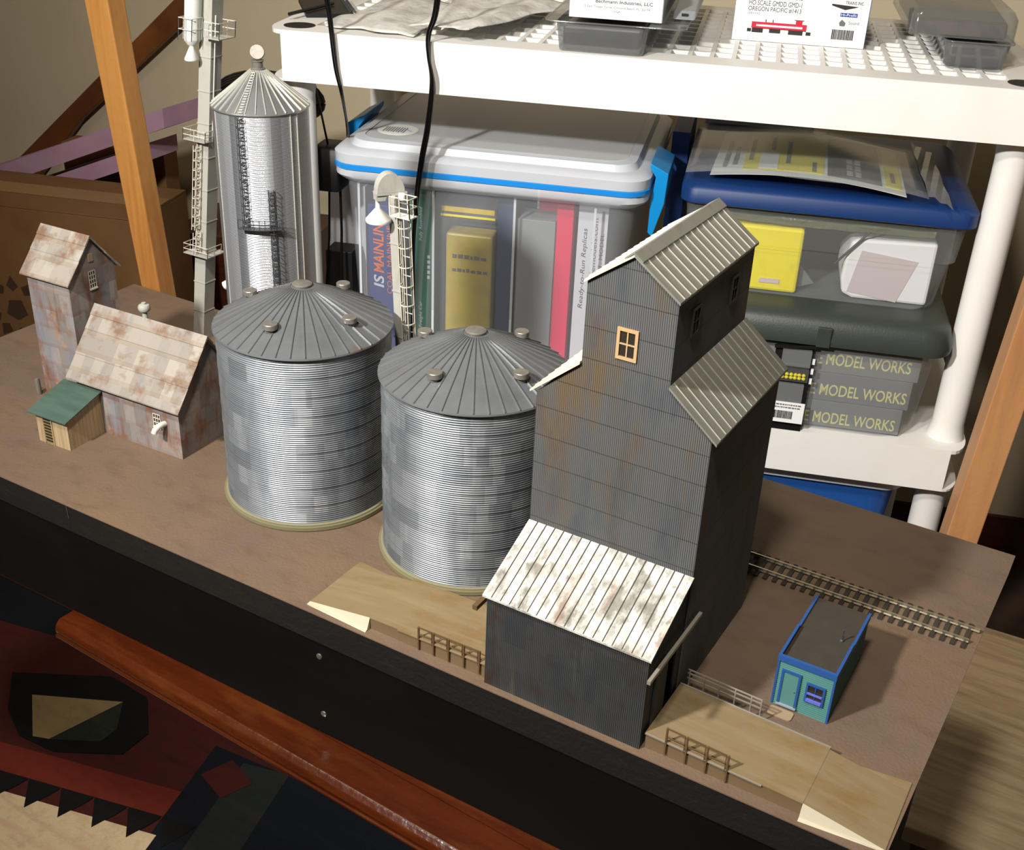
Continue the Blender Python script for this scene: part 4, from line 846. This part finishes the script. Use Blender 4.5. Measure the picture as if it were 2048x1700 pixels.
# ---- background boxes at the left end of the lower shelf
t=boxed('storage_box','white storage box at the left end of the lower shelf','box',-.005,.052,.16,.36,zB,.010,'pale_box')
t=boxed('storage_box','black case in front of the white storage box','box',.006,.046,.112,.15,zB,-.075,'black_plastic')
t=boxed('navy_caddy','navy plastic caddy between the two storage bins','caddy',.484,.508,.20,.36,zB,.120,'lid_navy'); 
t=boxed('storage_box','pale grey storage box behind the blue-lidded bin','box',.52,.68,.375,.425,zB,.130,'pale_box')
# power adapter and cords
t=thing('power_adapter','black power adapter hanging on its cord by the left shelf post','power adapter',(.028,.105,.02),M=SHM)
MB(SHM).rrings([(.004,.039,.085,.130,.022,.005),(.002,.041,.083,.132,.026,.005),(.002,.041,.083,.132,.080,.005),(.006,.037,.087,.128,.084,.005)]).build('adapter_body','black_plastic',t,smooth=50)
MB(SHM).tube([(.018,.105,.0235),(.017,.100,-.05),(.012,.095,-.12),(.012,.085,-.2105)],.0016).build('cord','black_rubber',t,smooth=True)
MB(SHM).tube([(.034,.105,.0235),(.036,.100,-.04),(.036,.09,-.12),(.036,.075,-.2105)],.0020).build('cord','black_rubber',t,smooth=True)
MB(SHM).tube([(.018,.105,.0835),(.020,.08,.13),(.022,.05,.185)],.0016).build('cord','black_rubber',t,smooth=True)
def cord(name,label,pts,r,tw):
    # two-strand flat lamp cord
    P=[Vector(p) for p in pts]; n=8; S_=[]
    for i in range(len(P)-1):
        p0=P[max(i-1,0)];p1=P[i];p2=P[i+1];p3=P[min(i+2,len(P)-1)]
        for k in range(n):
            s=k/n; S_.append(.5*((2*p1)+(p2-p0)*s+(2*p0-5*p1+4*p2-p3)*s*s+(3*p1-p0-3*p2+p3)*s**3))
    S_.append(P[-1]); q=MB(SHM)
    for sg in (-1,1):
        q.tube([p+Vector((cos(tw*i/len(S_)),sin(tw*i/len(S_)),0))*r*.9*sg for i,p in enumerate(S_)],r,8)
    o=q.build(name,'black_rubber',smooth=True); tag(o,label,'cable')
cord('hanging_cable','black twin cable hanging down at the left end of the top shelf',[(.060,.03,.42),(.064,-.006,.32),(.069,-.008,.27),(.074,-.008,.215),(.078,.0,.18),(.066,.05,.13),(.050,.10,.092)],.0018,2.5)
cord('hanging_cable','black twin cable hanging across the front of the translucent latch bin',[(.215,-.012,.44),(.205,-.012,.302),(.194,-.010,.262),(.194,-.010,.235),(.199,-.012,.205),(.192,-.005,.150),(.185,-.006,.110),(.178,-.006,.060),(.172,.0,.0),(.168,.01,-.09),(.165,.012,-.2105)],.0021,6)

# ---- things on the top shelf
t=thing('engine_box','white model train box with a red engine picture and barcode','box',(.63,.24,zA),M=SHM)
MB(SHM).box(.548,.714,.176,.30,zA,zA+.070).build('box_body','white_box',t,bevel=.0006)
MB(SHM).box(.7141,.7146,.1765,.2995,zA+.0005,zA+.0695).build('blue_side','lid_navy',t)
ftext('HO SCALE GMDD GMD-1',t,.5645,.176,zA+.0440,.066,.0060,'dark_ink'); ftext('OREGON PACIFIC #1413',t,.5645,.176,zA+.0365,.066,.0060,'dark_ink'); ftext('(2011+)',t,.5645,.176,zA+.0320,.015,.0035,'grey_ink')
ftext('Sound',t,.6905,.176,zA+.0285,.013,.0040,'grey_ink'); ftext('HO Scale Models',t,.5645,.176,zA+.0530,.066,.0060,'dark_ink')
q=MB(SHM); q.box(.679,.700,.1752,.1758,zA+.0375,zA+.0420); q.build('blue_stamp','blue_ink',t); ftext('Hi-Profit',t,.680,.1752,zA+.0383,.019,.0030,'white_box')
q=MB(SHM); q.prism([(.667,.1754,zA+.052),(.700,.1754,zA+.050),(.684,.1754,zA+.0455),(.667,.1754,zA+.050)],(0,.0004,0)); q.build('logo_wedge','dark_ink',t); ftext('TRAINS INC',t,.683,.1752,zA+.0525,.022,.0040,'grey_ink')
q=MB(SHM); q.prism([(.680,.1754,zA+.026),(.686,.1754,zA+.026),(.687,.1754,zA+.030),(.682,.1754,zA+.034),(.679,.1754,zA+.030)],(0,.0004,0)); q.build('logo_drop','grey_ink',t)
q=MB(SHM)
def B(u0,u1,a,b_): q.box(u0,u1,.1752,.1758,zA+a,zA+b_)
B(.571,.640,.0165,.0240); B(.626,.634,.0240,.0285); q.build('engine_picture','red_ink',t)
q=MB(SHM); B(.577,.635,.0185,.0212) ; q.M=SHM; q.box(.577,.635,.1748,.1751,zA+.0188,zA+.0208) ; q.build('engine_lettering','white_box',t)
q=MB(SHM); B(.572,.586,.0110,.0160); B(.594,.608,.0115,.0162); B(.618,.636,.0110,.0160); B(.566,.571,.0115,.0155); B(.640,.646,.0115,.0155); B(.572,.640,.0160,.0166); B(.588,.589,.0242,.0275); B(.597,.598,.0242,.0275); B(.624,.636,.0285,.0292); q.build('engine_bogies','dark_ink',t)
q=MB(SHM); u=.672; random.seed(6)
while u<.698: wv=.0004+random.random()*.0011; B(u,u+wv,.0095,.0215); u+=wv+.0007
q.build('barcode','dark_ink',t)
# clamshell with a white box in it
def clam(name,label,u0,u1,w0,w1,h,lip,inner=None):
    t=thing(name,label,'packaging',((u0+u1)/2,(w0+w1)/2,zA),M=SHM)
    MB(SHM).rrings([(u0+.006,u1-.006,w0+.006,w1-.006,zA+.0002,.006),(u0+.004,u1-.004,w0+.004,w1-.004,zA+.003,.008),(u0,u1,w0,w1,zA+h,.010),(u0-lip*.3,u1+lip,w0-.004,w1+.01,zA+h+.0006,.012),(u0-lip*.3,u1+lip,w0-.004,w1+.01,zA+h+.0022,.012)],cap=False).build('tray','blister',t,smooth=50,solid=.0005)
    MB(SHM).rrings([(u0+.007,u1-.007,w0+.007,w1-.007,zA+.0004,.006),(u0+.007,u1-.007,w0+.007,w1-.007,zA+.0010,.006)]).build('tray_floor','blister',t)
    return t
t=clam('blister_pack','empty clear blister tray under the white instruction box at the shelf edge',.345,.455,.004,.30,.034,.045)
MB(SHM).box(.353,.447,.014,.285,zA+.002,zA+.029).build('dark_insert','pack_dark',t,bevel=.003)
t=thing('instruction_box','white box printed with a company address lying on the blister tray','box',(.41,.14,zA+.0365),M=SHM)
MB(SHM).box(.357,.468,.028,.26,zA+.0368,zA+.080).build('box_body','white_box',t,bevel=.0006); MB(SHM).box(.4681,.4686,.029,.259,zA+.0372,zA+.0795).build('grey_side','grey_box',t)
ftext('EXCLUSIVELY BY',t,.380,.028,zA+.064,.070,.0035,'grey_ink')
ftext('Bachmann Industries, LLC',t,.388,.028,zA+.0545,.068,.0045,'dark_ink',bold=.01); ftext('5 East Tower Circle, Ormond Beach, FL  32174',t,.375,.028,zA+.0490,.078,.0030,'grey_ink'); ftext('USA',t,.4105,.028,zA+.0450,.008,.0025,'grey_ink')
t=thing('grey_instrument_case','flat grey plastic case leaning behind the white instruction box','case',(.50,.20,zA),M=SHM)
MB(SHM).hexa([(.478,.06,zA+.0375),(.505,.06,zA+.0375),(.505,.33,zA+.0375),(.478,.33,zA+.0375)],[(.478,.075,zA+.046),(.505,.075,zA+.046),(.505,.33,zA+.075),(.478,.33,zA+.075)]).build('case_body','grey_box',t,bevel=.002)
MB(SHM).box(.488,.496,.0655,.0665,zA+.040,zA+.044).build('slot','dark',t)
t=clam('blister_pack','clear blister tray with brown contents at the right end of the top shelf',.800,.876,.095,.36,.030,.004)
MB(SHM).box(.808,.868,.105,.345,zA+.002,zA+.026).build('dark_insert','pack_dark',t,bevel=.003)
MB(SHM).hexa([(.765,.120,zA+.0330),(.872,.120,zA+.0330),(.872,.36,zA+.0330),(.765,.36,zA+.0330)],[(.765,.130,zA+.050),(.872,.130,zA+.050),(.872,.36,zA+.060),(.765,.36,zA+.060)]).build('brown_insert','pack_brown',t,bevel=.003)
MB(SHM).rrings([(.758,.880,.108,.37,zA+.0326,.01),(.758,.880,.108,.37,zA+.056,.01),(.763,.875,.113,.365,zA+.064,.01)]).build('cover','blister',t,smooth=50)
# crumpled printed bags
def crumple(name,label,outline,seed,m,h=.010,z=0.0):
    random.seed(seed); q=MB(SHM); n=26; us=[p[0] for p in outline]; ws=[p[1] for p in outline]
    A_,B_,C_,D_=[Vector((p[0],p[1],0)) for p in outline]; G=[]
    for i in range(n+1):
        row=[]
        for j in range(n+1):
            f,g=i/n,j/n; p=A_*(1-f)*(1-g)+B_*f*(1-g)+C_*f*g+D_*(1-f)*g
            wv=sin(9*f+4*g+seed)*.35+sin(17*g-6*f+seed*2)*.25+sin(31*f+23*g)*.12+random.random()*.10
            row.append(q.v((p.x+.004*sin(11*g+seed)*(1 if i in(0,n) else 0),p.y+.005*sin(14*f+seed),zA+z+.0022+h*(.45+.5*wv)*(min(1,4*min(f,1-f,g,1-g)+.25)))))
        G.append(row)
    for i in range(n):
        for j in range(n): q.f([G[i][j],G[i+1][j],G[i+1][j+1],G[i][j+1]])
    o=q.build(name,m,smooth=True,solid=.0008); tag(o,label,'plastic bag'); return o
crumple('printed_bag','crumpled pale printed bag at the left of the top shelf',[(.040,.035),(.165,.012),(.200,.26),(.060,.30)],2,'paper_grey',.012)
crumple('printed_bag','crumpled grey-white printed bag drooping beside the blister tray',[(.170,.006),(.245,.002),(.335,.25),(.180,.32)],5,'paper_grey',.013,z=.014)
t=thing('spiral_notebook','black spiral notebook at the left corner of the top shelf','notebook',(.03,.12,zA),rz=.35,M=SHM)
NM=SHM@Matrix.Translation((.020,.10,0))@Matrix.Rotation(.45,4,'Z')
MB(NM).box(-.022,.04,0,.12,zA+.0006,zA+.0050).build('cover','black_plastic',t)
for k in range(14): 
    w=.006+.0082*k; MB(NM).tube([(.040+.0040*cos(a),w,zA+.0052+.0040*sin(a)) for a in [2*PI*j/10 for j in range(11)]],.0006,6).build('wire_loop','ladder_metal',t)
tag(MB(NM).tube([(-.045,-.02,zA+.0080),(.02,.065,zA+.0080)],.0024,8).build('black_pen','black_plastic',smooth=True),'black pen lying across the spiral notebook','pen')
# black object behind the tall silo, on the wall side
t=thing('black_cable_coil','black cable coil hanging behind the tall silo beside the shelf','cable',(-.175,.29,.07),M=SHM)
for k in range(4): MB(SHM).tube([(-.155+(.075+.004*k)*cos(a),.30+.006*k,.085+(.028+.003*k)*sin(a)) for a in [2*PI*j/28 for j in range(29)]],.006,8).build('cable_loop','black_rubber',t,smooth=True)
